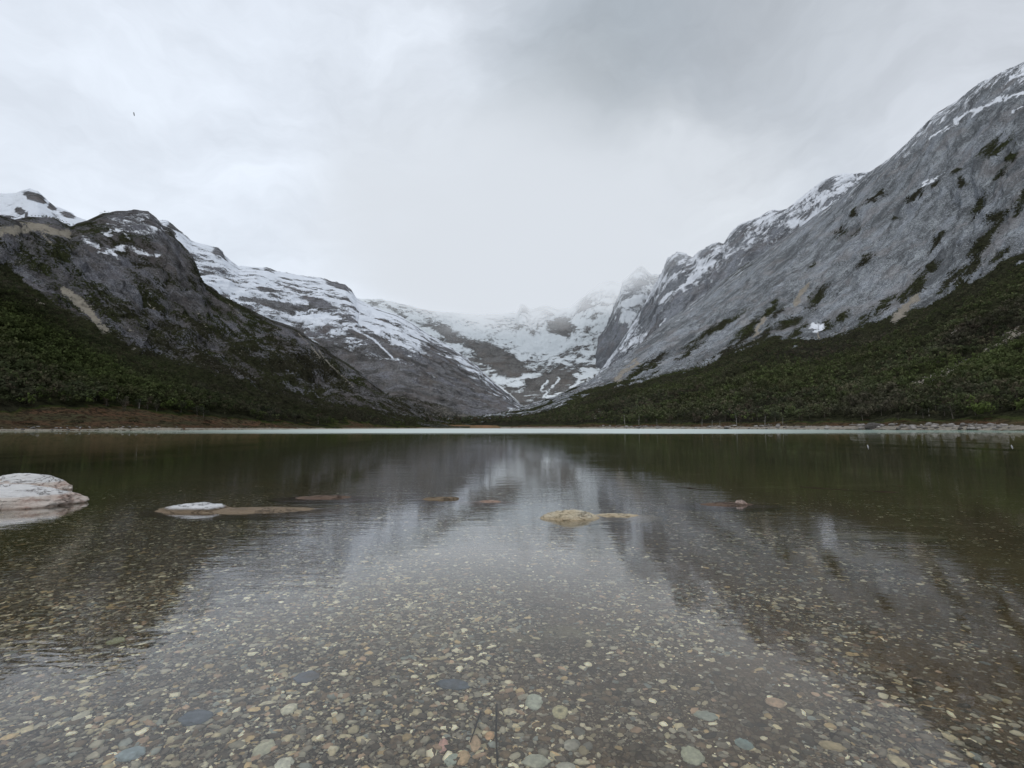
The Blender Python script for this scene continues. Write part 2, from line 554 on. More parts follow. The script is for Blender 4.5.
# ------------------------------------------------------------------ snowy domes behind the right wall
RG_R2 = [(560, 420), (600, 372), (620, 345), (640, 313), (655, 286), (663, 271), (668, 259), (677, 253), (685, 255), (693, 259), (699, 253), (712, 245), (718, 244), (724, 245), (729, 237), (739, 226), (750, 222), (759, 219), (771, 212), (779, 212), (788, 211), (800, 201), (813, 191), (826, 181), (843, 176), (858, 177), (880, 175), (930, 150), (1000, 130)]
gR2 = at(800, 220, 1800.) - at(640, 350, 1600.)


def dispR2(G, seg, px):
    a = sstep(0.2, 1.0, seg)
    tip = 1 - 0.9 * np.exp(-((seg - 2) / 0.2) ** 2)
    return (ridged(grained(G, gR2, 0.5) / 170, 6, 61) * 50 + ridged(G / 50, 5, 65) * 14 - 26) * a * tip


def masksR2(G, PX, PY, seg):
    jit = fbm(grained(G, gR2, 0.5) / 80, 6, 71, 0.68) * 1.5
    sk = curve(RG_R2, PX)
    snow = 0.66 - (PY - sk) / 120 + 0.42 * jit
    wx, wy = PX + jit * 5, PY + jit * 5
    for pts, w in [([(868, 182), (835, 204), (805, 222), (788, 222)], 5), ([(800, 232), (775, 252), (757, 266)], 2), ([(850, 183), (838, 190)], 3), ([(672, 292), (660, 302)], 3), ([(713, 262), (692, 280), (683, 287)], 4), ([(666, 318), (660, 326)], 1.5)]:
        snow = np.maximum(snow, np.clip(0.95 - 0.45 * poly_dist(wx, wy, pts) / w, 0, 1))
    for bl in [(830, 184, 16, 5, 30), (735, 240, 10, 8, 50), (705, 254, 10, 5, 30), (671, 268, 10, 9, 50), (650, 318, 14, 20, 55)]:
        snow = snow - 0.28 * np.clip(blob(wx, wy, *bl) * 2, 0, 1)
    return np.clip(snow, 0, 1), 0.18 + 0.1 * jit, 0.0 * PX, 0.2 + 0 * PX


mR2 = mountain_mat('hazy_grey_rock', (0.30, 0.32, 0.345), (0.195, 0.205, 0.225), (0.42, 0.44, 0.47), VEG_A, VEG_B, (0.3, 0.27, 0.22), snow=(0.74, 0.77, 0.82), grain=tuple(gR2), sc=0.75, bump=1.2, streak=0.35)
ctrlR2 = [dict(D=[(560, 1500), (700, 1550), (868, 1250), (1000, 1150)], y=[(560, 425), (640, 400), (700, 360), (868, 260), (1000, 200)]),
          dict(D=[(560, 1800), (700, 1750), (868, 1450), (1000, 1300)], y=[(560, 422), (600, 395), (640, 360), (700, 305), (780, 255), (868, 205), (1000, 160)]),
          dict(D=[(560, 2300), (660, 2300), (720, 2050), (868, 1750), (1000, 1500)], y=RG_R2)]
loft('mountain', mR2, 560, 1000, 520, ctrlR2, [60, 150], dispR2, masksR2, 2)

# ------------------------------------------------------------------ pyramid peak
RG_P = [(575, 420), (590, 385), (597, 355), (599, 338), (607, 326), (614, 308), (620, 294), (623, 283), (631, 276), (636, 270), (641, 267), (646, 271), (652, 276), (658, 276), (664, 284), (680, 310), (720, 350)]


def dispP(G, seg, px):
    a = sstep(0.0, 0.6, seg)
    tip = 1 - 0.85 * sstep(0.75, 1.0, seg) * (seg < 1.001)
    return (ridged(G / 230, 6, 81) * 40 + ridged(G / 60, 5, 85) * 12 - 18) * a * tip


def masksP(G, PX, PY, seg):
    jit = fbm(G / 90, 6, 91, 0.68) * 1.5
    snow = 0.52 + 0.36 * jit - (PY - 300) / 260
    wx, wy = PX + jit * 5, PY + jit * 5
    for bl, s_ in [((632, 302, 16, 5, 25), .4), ((628, 318, 14, 7, 35), .3), ((640, 340, 12, 3, 50), .3), ((618, 345, 12, 26, -15), -.4), ((606, 350, 10, 18, -20), -.4), ((640, 284, 10, 6, 0), -.25)]:
        snow = snow + s_ * np.clip(blob(wx, wy, *bl) * 2, 0, 1)
    return np.clip(snow, 0, 1), 0 * PX, 0 * PX, 0 * PX


mP = mountain_mat('pale_misty_rock', (0.30, 0.315, 0.335), (0.24, 0.25, 0.27), (0.36, 0.375, 0.40), VEG_A, VEG_B, (0.3, 0.27, 0.22), snow=(0.74, 0.77, 0.80), sc=0.6, bump=1.0, streak=0.3)
ctrlP = [dict(D=[(575, 1900), (640, 2000), (720, 2200)], y=[(575, 425), (590, 410), (640, 395), (720, 380)]), dict(D=[(575, 2500), (641, 2900), (720, 2700)], y=RG_P)]
loft('mountain', mP, 575, 720, 300, ctrlP, [200], dispP, masksP, 1)

# ------------------------------------------------------------------ cirque at the valley head
RG_C = [(330, 300), (380, 300), (430, 312), (480, 316), (517, 314), (521, 305), (525, 306), (530, 311), (546, 306), (557, 310), (570, 309), (574, 306), (590, 293), (602, 284), (612, 282), (640, 290), (700, 310)]


def dispC(G, seg, px):
    a = sstep(0.3, 1.2, seg)
    tip = 1 - 0.85 * sstep(2.75, 3.0, seg) * (seg < 3.001)
    return (ridged(G / 330, 6, 101) * 42 + ridged(G / 80, 5, 105) * 14 - 22) * a * tip


def masksC(G, PX, PY, seg):
    g = np.array([0.9, -0.5, -0.35])
    jit = fbm(grained(G, g, 0.6) / 110, 6, 111, 0.7) * 1.6
    j2 = fbm(grained(G, (0.45, 0.8, 0.4), 0.25) / 40, 4, 117)
    wx, wy = PX + jit * 9, PY + jit * 7
    snow = 0.70 + 0.55 * jit + 0.35 * j2 - 0.24 * sstep(352, 372, PY - (PX - 540) * 0.05)
    snow = snow + 0.4 * j2 * sstep(340, 370, PY)
    for bl, s_ in [((562, 327, 18, 11, 0), -.55), ((500, 360, 42, 13, -28), -.55), ((470, 345, 40, 6, -12), -.25), ((548, 385, 34, 17, 12), -.35), ((508, 396, 20, 10, -30), -.3), ((524, 306, 5, 8, 0), -.5), ((545, 309, 14, 4, 0), -.45), ((592, 303, 18, 9, 20), -.35), ((440, 330, 30, 6, -15), -.3), ((588, 372, 20, 6, 40), .45), ((540, 345, 40, 12, 0), .25), ((510, 382, 24, 3, -10), .5)]:
        snow = snow + s_ * np.clip(blob(wx, wy, *bl) * 2, 0, 1)
    for pts, w in [([(497, 385), (512, 398), (523, 409)], 2.0), ([(585, 372), (575, 387), (562, 398)], 2.5), ([(600, 372), (585, 390), (567, 402)], 1.2), ([(558, 378), (550, 390), (545, 397)], 1.3), ([(547, 380), (541, 390)], 1.2), ([(496, 383), (520, 378), (540, 374)], 2.5)]:
        snow = np.maximum(snow, np.clip(0.95 - 0.45 * poly_dist(PX + jit * 3, PY + jit * 3, pts) / w, 0, 1))
    return np.clip(snow, 0, 1), 0 * PX + 0.15, 0 * PX, 0 * PX


mC = mountain_mat('brown_cirque_rock', (0.235, 0.23, 0.22), (0.19, 0.185, 0.18), (0.28, 0.275, 0.26), VEG_A, VEG_B, (0.3, 0.27, 0.22), snow=(0.74, 0.78, 0.80), sc=0.6, bump=1.0, streak=0.3)
ctrlC = [dict(D=[(330, 1500), (520, 1300), (700, 1500)], y=[(330, 418), (520, 418), (700, 418)]),
         dict(D=[(330, 1900), (520, 1900), (700, 1900)], y=[(330, 385), (520, 392), (560, 388), (700, 385)]),
         dict(D=[(330, 2500), (520, 2600), (700, 2500)], y=[(330, 340), (480, 350), (560, 356), (700, 340)]),
         dict(D=[(330, 2900), (520, 3500), (700, 3300)], y=RG_C)]
loft('mountain', mC, 330, 700, 480, ctrlC, [30, 70, 90], dispC, masksC, 3)

# ================================================================== LEFT
RG_L1 = [(-350, 150), (-200, 190), (-80, 222), (0, 224), (14, 224), (29, 220), (53, 220), (64, 226), (72, 229), (76, 226), (88, 222), (102, 215), (117, 213), (133, 211), (148, 213), (156, 219), (162, 226), (170, 230), (176, 240), (188, 252), (195, 268), (202, 283), (218, 294), (236, 303), (254, 312), (275, 322), (296, 330), (317, 343), (332, 354), (353, 367), (369, 380), (384, 393), (396, 403), (410, 412), (440, 421), (470, 425)]
TL_L = [(-350, 190), (-100, 240), (0, 266), (36, 292), (73, 315), (106, 331), (135, 349), (170, 361), (220, 374), (260, 386), (300, 396), (340, 404), (380, 411), (410, 417), (440, 423), (470, 426)]
gL = at(300, 360, 700.) - at(120, 240, 750.)


def dispL(G, seg, px):
    a = sstep(1.8, 3.3, seg)
    tip = 1 - 0.95 * np.exp(-((seg - 4) / 0.22) ** 2)
    fade = 0.15 + 0.85 * sstep(450, 330, px)
    r = ridged(grained(G, gL, 0.6) / 110, 6, 121) * 44 + ridged(G / 28, 5, 129) * 11 + fbm(G / 180, 4, 133) * 26 - 26
    low = fbm(G / 50, 5, 135) * 3 * sstep(1.0, 1.8, seg) * (1 - a)
    return r * a * tip * fade + low + fbm(G / 14, 4, 137) * 2.5 * a


screeL = [([(64, 290), (76, 298), (90, 312)], 4.5), ([(88, 310), (97, 322), (104, 330)], 4.0), ([(33, 298), (44, 303)], 2.2), ([(124, 327), (136, 332)], 1.8), ([(127, 346), (136, 350)], 1.8), 
          ([(-60, 232), (0, 229), (40, 226), (66, 232)], 4.0), ([(40, 232), (52, 244)], 2.0), ([(233, 308), (246, 318)], 1.2), ([(150, 305), (162, 318)], 1.2), ([(318, 350), (335, 370), (352, 385)], 1.6), ([(262, 345), (285, 358)], 1.2), ([(195, 310), (205, 325)], 1.0), ([(300, 335), (325, 362)], 1.2), ([(60, 325), (66, 322)], 1)]
snowL = [([(84, 238), (98, 247)], 2.5), ([(104, 236), (118, 232), (136, 233)], 1.8), ([(112, 252), (130, 248), (158, 256)], 2.2), ([(117, 230), (124, 229)], 2), ([(130, 228), (142, 233)], 1.5), ([(100, 252), (108, 250), (115, 255)], 2.2), ([(153, 296), (156, 297)], 1), ([(152, 227), (160, 230)], 1.0)]


BANK_L = [(-350, 380), (-100, 396), (0, 406), (60, 409), (120, 413), (200, 416), (260, 418), (330, 423), (400, 424), (470, 424.5)]


def masksL(G, PX, PY, seg):
    jit = fbm(grained(G, gL, 0.5) / 50, 6, 141, 0.66) * 1.6
    j2 = fbm(G / 20, 5, 147, 0.65) * 1.6
    wx, wy = PX + jit * 7, PY + jit * 7
    tl = curve(TL_L, PX) + jit * 14
    veg = 0.5 + (PY - tl) / 10
    rockm = np.zeros_like(PX)
    # shrub cover over the upper slope: high on the right of the dome, patchy on the crags
    up = 0.50 + 0.30 * jit + 0.20 * j2
    for bl, s_ in [((245, 360, 110, 40, -30), .14), ((90, 262, 24, 17, -45), -.30), ((120, 285, 34, 16, -50), -.30), ((135, 222, 30, 14, 0), -.32), ((170, 255, 40, 14, -58), -.22), ((25, 275, 50, 12, -35), -.18), ((180, 300, 26, 16, -30), -.08), ((35, 246, 40, 9, -20), .1), ((115, 262, 30, 8, 0), -.2), ((200, 335, 50, 10, -30), -.12), ((60, 255, 12, 18, -30), .1), ((310, 350, 60, 10, -38), -.10)]:
        up = up + s_ * np.clip(blob(wx, wy, *bl) * 2, 0, 1)
    veg = np.where(PY < tl - 4, np.maximum(up, veg), np.clip(veg, 0, 1))
    veg = np.maximum(veg, np.where(PY > tl, 0.5 + (PY - tl) / 10, up))
    tan = np.zeros_like(PX) + 0.18 + 0.22 * j2 + 0.1 * jit
    tan = np.where(PY > tl, 0, tan)
    for pts, w in screeL:
        pk = 0.9 if w > 3 else 0.62
        tan = np.maximum(tan, np.clip(pk + 0.15 * j2 - 0.45 * poly_dist(wx, wy, pts) / w, 0, 1))
    shore = sstep(0.95, 0.6, G[..., 2] + jit * 0.4) * (seg > 0.9)
    tan = np.maximum(tan, shore * 0.75)
    sn = 0.0 * PX
    for pts, w in snowL:
        sn = np.maximum(sn, np.clip(0.74 - 0.30 * poly_dist(wx + j2 * 4, wy + j2 * 3, pts) / w, 0, 1))
    dome = np.clip(blob(PX, PY, 135, 224, 55, 22, 0) * 2, 0, 1)
    sn = np.maximum(sn, dome * (0.40 + 0.3 * j2))
    bank = curve(BANK_L, PX) + jit * 12
    g = np.clip(0.25 + 0.75 * fbm(G / 80, 4, 151) + 0.45 * np.clip(blob(PX, PY, 60, 360, 150, 26, -22) * 1.6, 0, 1), 0, 1)
    g = np.where(PY > bank, 1 + sstep(0, 3, PY - bank), g)
    return np.clip(sn, 0, 1), np.clip(veg, 0, 1), tan, g


mL = mountain_mat('dark_left_crag', (0.20, 0.20, 0.21), (0.14, 0.13, 0.125), (0.28, 0.285, 0.31), (0.045, 0.043, 0.029), (0.052, 0.070, 0.020), (0.44, 0.40, 0.33), grain=tuple(gL), sc=1.3, bump=1.2, streak=0.5)
ctrlL = [dict(D=[(x, d - 7) for x, d in SH_L], z=-2.5), dict(D=SH_L, z=0.35), dict(D=[(x, d + 20) for x, d in SH_L], z=[(-350, 7), (0, 6.5), (120, 5), (330, 3), (470, 1.5)]),
         dict(D=[(-350, 230), (-100, 290), (0, 330), (100, 375), (200, 410), (300, 440), (410, 500), (470, 560)], y=TL_L),
         dict(D=[(-350, 480), (-100, 600), (0, 640), (130, 720), (200, 740), (300, 740), (400, 650), (470, 620)], y=RG_L1)]
oL, GL, CL, PXL, PYL = loft('mountain', mL, -330, 470, 700, ctrlL, [3, 8, 100, 230], dispL, masksL, 4)

# ------------------------------------------------------------------ snowy wall behind on the left
RG_L2 = [(100, 262), (140, 240), (158, 222), (166, 221), (181, 233), (192, 243), (205, 246), (218, 249), (228, 260), (238, 268), (252, 268), (267, 269), (278, 273), (291, 275), (311, 278), (320, 279), (330, 282), (345, 286), (351, 291), (356, 299), (371, 307), (395, 315), (412, 324), (430, 336), (455, 351), (473, 364), (499, 387), (526, 410), (550, 421)]
gL2 = at(430, 350, 1600.) - at(260, 290, 1300.)


def dispL2(G, seg, px):
    a = sstep(0.4, 1.5, seg)
    tip = 1 - 0.9 * np.exp(-((seg - 3) / 0.2) ** 2)
    fade = 0.1 + 0.9 * sstep(550, 480, px)
    return (ridged(grained(G, gL2, 0.5) / 170, 6, 161) * 44 + ridged(G / 45, 5, 165) * 13 - 26) * a * tip * fade


def masksL2(G, PX, PY, seg):
    jit = fbm(grained(G, gL2, 0.3) / 70, 6, 171, 0.66) * 1.6
    j2 = fbm(grained(G, gL2, 0.25) / 24, 5, 175, 0.65) * 1.6
    wx, wy = PX + jit * 7, PY + jit * 7
    sk = curve(RG_L2, PX)
    line = curve([(160, 300), (218, 312), (280, 325), (330, 335), (400, 352), (450, 372), (480, 385), (526, 412)], PX)
    snow = 0.42 + (line - PY) / 55 + 0.48 * jit + 0.42 * j2
    snow = np.minimum(snow, 0.74 + 0.6 * jit + 0.5 * j2)
    snow = np.where(PX > 430, snow - 0.12, snow)
    for bl, s_ in [((175, 228, 8, 14, -50), -.6), ((220, 255, 10, 6, -40), -.6), ((340, 286, 18, 5, -20), -.7), ((272, 271, 10, 3, -10), -.5), ((270, 303, 26, 5, -12), -.3), ((335, 312, 40, 6, -25), -.45), ((320, 302, 20, 4, -15), -.3), ((445, 365, 40, 16, -40), -.3), ((373, 340, 50, 7, -28), -.25), ((385, 335, 40, 3, -28), .35), ((300, 335, 30, 3, -25), .3)]:
        snow = snow + s_ * np.clip(blob(wx, wy, *bl) * 2, 0, 1)
    for pts, w in [([(350, 325), (372, 338), (390, 355)], 1.2), ([(322, 335), (345, 325), (362, 326)], 1.3)]:
        snow = np.maximum(snow, np.clip(0.9 - 0.45 * poly_dist(wx, wy, pts) / w, 0, 1))
    veg = 0.46 + 0.3 * jit + 0.2 * j2 + (PY - (line + 45)) / 90
    tan = 0.30 + 0.35 * j2 + 0.1 * jit
    return np.clip(snow, 0, 1), np.clip(veg, 0, 1), np.clip(tan, 0, 0.6), 0.2 + 0 * PX


mL2 = mountain_mat('snowy_left_wall', (0.25, 0.25, 0.255), (0.17, 0.165, 0.16), (0.33, 0.335, 0.36), (0.048, 0.045, 0.032), (0.05, 0.062, 0.024), (0.235, 0.22, 0.195), snow=(0.76, 0.80, 0.86), grain=tuple(gL2), sc=0.9, bump=1.2, streak=0.45)
ctrlL2 = [dict(D=[(100, 900), (300, 900), (400, 720), (526, 900), (550, 950)], z=-2),
          dict(D=[(100, 950), (300, 930), (400, 760), (526, 960), (550, 1000)], y=[(100, 300), (200, 350), (300, 395), (350, 410), (400, 415), (526, 419), (550, 423)]),
          dict(D=[(100, 1050), (300, 1050), (400, 950), (526, 1200), (550, 1200)], y=[(100, 260), (200, 310), (300, 345), (400, 375), (450, 392), (500, 408), (526, 415), (550, 422)]),
          dict(D=[(100, 1250), (238, 1400), (345, 1550), (430, 1650), (526, 1500), (550, 1350)], y=RG_L2)]
loft('mountain', mL2, 100, 550, 560, ctrlL2, [10, 60, 150], dispL2, masksL2, 3)

# ------------------------------------------------------------------ far left snow summit
RG_L0 = [(-300, 170), (-120, 196), (-30, 200), (0, 196), (12, 196), (20, 193), (29, 191), (37, 193), (40, 196), (48, 203), (55, 209), (60, 210), (67, 213), (78, 219), (87, 223), (120, 246), (190, 300), (260, 340)]


def dispL0(G, seg, px):
    tip = 1 - 0.8 * sstep(0.7, 1.0, seg) * (seg < 1.001)
    return (ridged(G / 150, 6, 181) * 18 + ridged(G / 45, 4, 185) * 6 - 8) * tip


def masksL0(G, PX, PY, seg):
    jit = fbm(G / 50, 5, 191)
    snow = 0.85 + 0.3 * jit
    for bl, s_ in [((35, 197, 15, 5, -20), -.7), ((52, 207, 6, 4, -30), -.6), ((68, 215, 10, 3, -20), -.5), ((19, 210, 6, 4, -30), -.7), ((5, 217, 12, 2, 0), -.5), ((26, 214, 2, 5, 10), -.5)]:
        snow = snow + s_ * np.clip(blob(PX + jit * 4, PY + jit * 4, *bl) * 2.5, 0, 1)
    return np.clip(snow, 0, 1), 0 * PX, 0 * PX, 0 * PX


ctrlL0 = [dict(D=[(-300, 850), (260, 850)], y=[(-300, 300), (0, 300), (260, 340)]), dict(D=[(-300, 1300), (260, 1300)], y=RG_L0)]
loft('mountain', mL2, -300, 150, 360, ctrlL0, [120], dispL0, masksL0, 1)

# ------------------------------------------------------------------ valley floor beyond the lake
m, b, out = mat_new('valley_meadow')
geo = b.new('ShaderNodeNewGeometry')
pos = geo.outputs['Position']
sz = b.new('ShaderNodeSeparateXYZ', {0: pos})
nA = b.noise(b.vmap(pos, (1, 0.3, 1)), 0.06, 6, 0.65)
nB = b.noise(pos, 0.5, 5, 0.7)
colm = b.mix(b.smooth(nA, 0.4, 0.6), (0.23, 0.135, 0.08), (0.15, 0.11, 0.06))
colm = b.mix(b.smooth(nB, 0.5, 0.7), colm, (0.05, 0.045, 0.028))
colm = b.mix(b.smooth(b.math('ADD', sz.outputs['Z'], b.math('MULTIPLY', nB, 0.5)), 1.0, 0.6), colm, (0.30, 0.28, 0.24))
bs = b.new('ShaderNodeBsdfDiffuse', {'Color': colm})
b.l.new(bs.outputs[0], out.inputs[0])
pxs = np.linspace(290, 700, 220)
D0 = np.minimum(curve(SH_L + [(700, 485)], pxs), curve([(290, 900)] + SH_R, pxs))
D0 = np.where(pxs < 500, curve(SH_L, pxs), curve(SH_R, pxs))
rowsv = []
for k in range(60):
    t = (k / 59) ** 1.6
    D = D0 - 8 + t * (1500 - D0)
    P = at(pxs, HZ, D)
    P[:, 2] = -2.0 + 2.5 * sstep(0, 7, D - D0 + 8) + sstep(4, 60, D - D0) * 2.6 + sstep(0, 900, D - D0) * 12 + fbm(P / 40, 4, 201) * 1.0 * sstep(5, 60, D - D0)
    rowsv.append(P)
GV = np.array(rowsv)
idx = np.arange(60 * 220).reshape(60, 220)
Fc = np.stack([idx[:-1, :-1], idx[:-1, 1:], idx[1:, 1:], idx[1:, :-1]], -1).reshape(-1, 4)
tag(make_mesh('valley_floor', GV, Fc, m), kind='structure')

# ------------------------------------------------------------------ foliage
m_fol, b, out = mat_new('beech_foliage')
at_ = b.new('ShaderNodeAttribute', attribute_name='Col')
oi = b.new('ShaderNodeObjectInfo')
var = b.math('ADD', b.math('MULTIPLY', oi.outputs['Random'], 0.5), 0.75)
cc = b.new('ShaderNodeVectorMath', {0: at_.outputs['Color'], 'Scale': var}, operation='SCALE').outputs[0]
d1 = b.new('ShaderNodeBsdfDiffuse', {'Color': cc})
d2 = b.new('ShaderNodeBsdfTranslucent', {'Color': cc})
mx = b.new('ShaderNodeMixShader', {0: 0.25, 1: d1.outputs[0], 2: d2.outputs[0]})
b.l.new(mx.outputs[0], out.inputs[0])

m_bark, b, out = mat_new('grey_bark')
geo = b.new('ShaderNodeNewGeometry')
n1 = b.noise(b.vmap(geo.outputs['Position'], (6, 6, 1)), 1.0, 4, 0.6)
bs = b.new('ShaderNodeBsdfDiffuse', {'Color': b.mix(n1, (0.07, 0.06, 0.05), (0.17, 0.155, 0.135))})
b.l.new(bs.outputs[0], out.inputs[0])
m_dead, b, out = mat_new('bleached_dead_wood')
geo = b.new('ShaderNodeNewGeometry')
n1 = b.noise(b.vmap(geo.outputs['Position'], (5, 5, 1)), 1.3, 4, 0.6)
bs = b.new('ShaderNodeBsdfDiffuse', {'Color': b.mix(n1, (0.15, 0.14, 0.125), (0.36, 0.345, 0.32))})
b.l.new(bs.outputs[0], out.inputs[0])


def leaf_cards(cen, size, rng):
    """cen Nx3, size N: one crumpled quad per centre"""
    n = len(cen)
    a = rng.normal(size=(n, 3))
    a /= np.linalg.norm(a, axis=1)[:, None]
    c_ = rng.normal(size=(n, 3))
    bb = np.cross(a, c_)
    bb /= np.linalg.norm(bb, axis=1)[:, None] + 1e-9
    a = a * size[:, None]
    bb = bb * size[:, None] * 0.8
    V = np.stack([cen - a, cen - bb * 0.9, cen + a * 0.9, cen + bb], 1)
    V += rng.normal(size=V.shape) * size[:, None, None] * 0.15
    Fq = np.arange(n * 4).reshape(n, 4)
    return V.reshape(-1, 3), Fq


def tree_cloud(base, hgt, green, nper, card, rng):
    """many trees: base Nx3, height N, tint Nx3 -> leaf centres, sizes, colours"""
    n = len(base)
    nb = 4                                               # leaf clumps per tree, spread in an uneven crown
    off = rng.normal(size=(n, nb, 3)) * [0.20, 0.20, 0.14] + [0, 0, 0.60]
    k = rng.integers(0, nb, size=(n, nper))
    cc = np.take_along_axis(off, k[..., None].repeat(3, -1), axis=1)
    q = rng.normal(size=(n, nper, 3))
    q /= np.linalg.norm(q, axis=-1, keepdims=True)
    cc = cc + q * [0.20, 0.20, 0.17] * rng.uniform(0.5, 1.0, size=(n, nper, 1))
    P = base[:, None] + cc * hgt[:, None, None] * [0.95, 0.95, 1.0]
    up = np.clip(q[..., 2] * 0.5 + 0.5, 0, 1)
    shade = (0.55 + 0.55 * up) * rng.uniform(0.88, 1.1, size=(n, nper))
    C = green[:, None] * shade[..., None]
    S = (card * hgt)[:, None] * rng.uniform(0.6, 1.25, size=(n, nper))
    return P.reshape(-1, 3), S.reshape(-1), C.reshape(-1, 3)


def sample_surface(G, Wt, n, rng):
    """random points on grid G with weight Wt per cell (times area)"""
    c00, c10, c01 = G[:-1, :-1], G[1:, :-1], G[:-1, 1:]
    area = np.linalg.norm(np.cross(c10 - c00, c01 - c00), axis=-1)
    w = area * Wt[:-1, :-1]
    p = w.ravel() / w.sum()
    k = rng.choice(len(p), size=n, p=p)
    i, j = np.divmod(k, w.shape[1])
    u, v = rng.uniform(size=(2, n, 1))
    P = G[i, j] * (1 - u) * (1 - v) + G[i + 1, j] * u * (1 - v) + G[i, j + 1] * (1 - u) * v + G[i + 1, j + 1] * u * v
    return P, i, j


PAL = np.array([[0.050, 0.053, 0.034], [0.038, 0.043, 0.028], [0.060, 0.057, 0.040], [0.064, 0.053, 0.040], [0.052, 0.060, 0.031]]) * 1.5
BRIGHT = np.array([0.110, 0.145, 0.045])


def forest(name, G, C, PX, PY, n, tl, shore, seed, extra=None):
    rng = np.random.default_rng(seed)
    dist = G[..., 1]
    wt = (C[..., 1] > 0.62) * (C[..., 2] < 0.5) * (C[..., 0] < 0.5)
    vis = ((PX > -60) & (PX < 1090)).astype(float)
    wt = wt * (C[..., 3] < 1.3) * vis * np.clip(600 / dist, 0.5, 3.0) * (G[..., 2] > shore)
    P, i, j = sample_surface(G, wt, n, rng)
    g = C[i, j, 3]
    d = P[:, 1]
    up = np.clip((PY[i, j] - tl(PX[i, j])) / 50, 0, 1)         # smaller towards the tree line
    hgt = (2.0 + 5.5 * up) * rng.uniform(0.7, 1.3, n) * np.clip(d / 420, 0.9, 1.5)
    patch = np.clip(0.5 + fbm(P / 35, 3, seed + 5) * 1.1, 0, 1)[:, None]
    tint = PAL[rng.integers(0, len(PAL), n)] * (0.55 + 0.85 * patch)
    tint = tint * (1 - g[:, None] * 0.75) + BRIGHT * (g[:, None] * 0.75) * rng.uniform(0.6, 1.25, (n, 1))
    brown = sstep(0.05, 0.45, fbm(P / 60, 4, seed + 9))[:, None] * 0.7
    tint = tint * (1 - brown) + tint.mean(1, keepdims=True) * np.array([1.12, 0.98, 0.80]) * brown
    near = d < 330
    out = []
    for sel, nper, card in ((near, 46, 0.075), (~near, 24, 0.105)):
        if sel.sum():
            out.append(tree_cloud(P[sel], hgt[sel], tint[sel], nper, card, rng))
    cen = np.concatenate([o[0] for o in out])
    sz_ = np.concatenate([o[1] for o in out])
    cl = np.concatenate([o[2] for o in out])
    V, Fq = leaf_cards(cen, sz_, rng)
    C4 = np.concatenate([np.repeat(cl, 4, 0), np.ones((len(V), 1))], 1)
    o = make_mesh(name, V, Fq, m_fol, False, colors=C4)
    return o


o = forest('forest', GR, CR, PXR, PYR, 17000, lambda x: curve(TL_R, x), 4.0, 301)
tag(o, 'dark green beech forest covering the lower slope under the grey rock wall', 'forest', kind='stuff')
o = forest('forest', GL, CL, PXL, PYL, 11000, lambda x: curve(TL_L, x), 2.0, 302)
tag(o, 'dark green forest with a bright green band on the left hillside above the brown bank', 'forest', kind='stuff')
rngv = np.random.default_rng(303)
wv = np.ones(GV.shape[:2])
pxv, pyv = proj(GV)
wv *= (GV[..., 1] > D0[None, :] + 58) * (GV[..., 1] < 1200) * (pxv > 330)
Pv, iv, jv = sample_surface(GV, wv, 3200, rngv)
tv = PAL[rngv.integers(0, 4, len(Pv))] * 0.85
cen, sz_, cl = tree_cloud(Pv, rngv.uniform(6, 12, len(Pv)), tv, 26, 0.10, rngv)
V, Fq = leaf_cards(cen, sz_, rngv)
o = make_mesh('forest', V, Fq, m_fol, False, colors=np.concatenate([np.repeat(cl, 4, 0), np.ones((len(V), 1))], 1))
tag(o, 'flat dark woodland on the valley floor behind the far beach', 'forest', kind='stuff')


# individual shore trees ------------------------------------------------
def tube(pts, radii, n=6):
    pts = np.array(pts, float)
    V, Fc = [], []
    for k, (p, r) in enumerate(zip(pts, radii)):
        d = pts[min(k + 1, len(pts) - 1)] - pts[max(k - 1, 0)]
        d /= np.linalg.norm(d)
        a = np.cross(d, [0.3, 0.9, 0.2])
        a /= np.linalg.norm(a)
        c_ = np.cross(d, a)
        for j in range(n):
            t = 2 * math.pi * j / n
            V.append(p + r * (math.cos(t) * a + math.sin(t) * c_))
    for k in range(len(pts) - 1):
        for j in range(n):
            Fc.append([k * n + j, k * n + (j + 1) % n, (k + 1) * n + (j + 1) % n, (k + 1) * n + j])
    return np.array(V), np.array(Fc)


def join(parts):
    V, Fc, o_ = [], [], 0
    for v, f in parts:
        V.append(v)
        Fc.append(f + o_)
        o_ += len(v)
    return np.concatenate(V), np.concatenate(Fc)


def branches(rng, h, nb, r0, spread):
    lean = rng.normal(size=2) * 0.06
    trunk = [(lean[0] * h * t, lean[1] * h * t, h * t) for t in (0, .2, .45, .7, 1.0)]
    parts = [tube(trunk, [r0, r0 * .8, r0 * .6, r0 * .38, r0 * .1])]
    for k in range(nb):
        t = rng.uniform(0.3, 0.9)
        a = rng.uniform(0, 2 * math.pi)
        L = h * spread * rng.uniform(0.5, 1.0) * (1.15 - t)
        p0 = np.array([lean[0] * h * t, lean[1] * h * t, h * t])
        dirn = np.array([math.cos(a), math.sin(a), rng.uniform(0.3, 1.0)])
        parts.append(tube([p0, p0 + dirn * L * .5, p0 + dirn * L + [0, 0, L * .15]], [r0 * .35, r0 * .22, r0 * .06], 5))
    return join(parts)


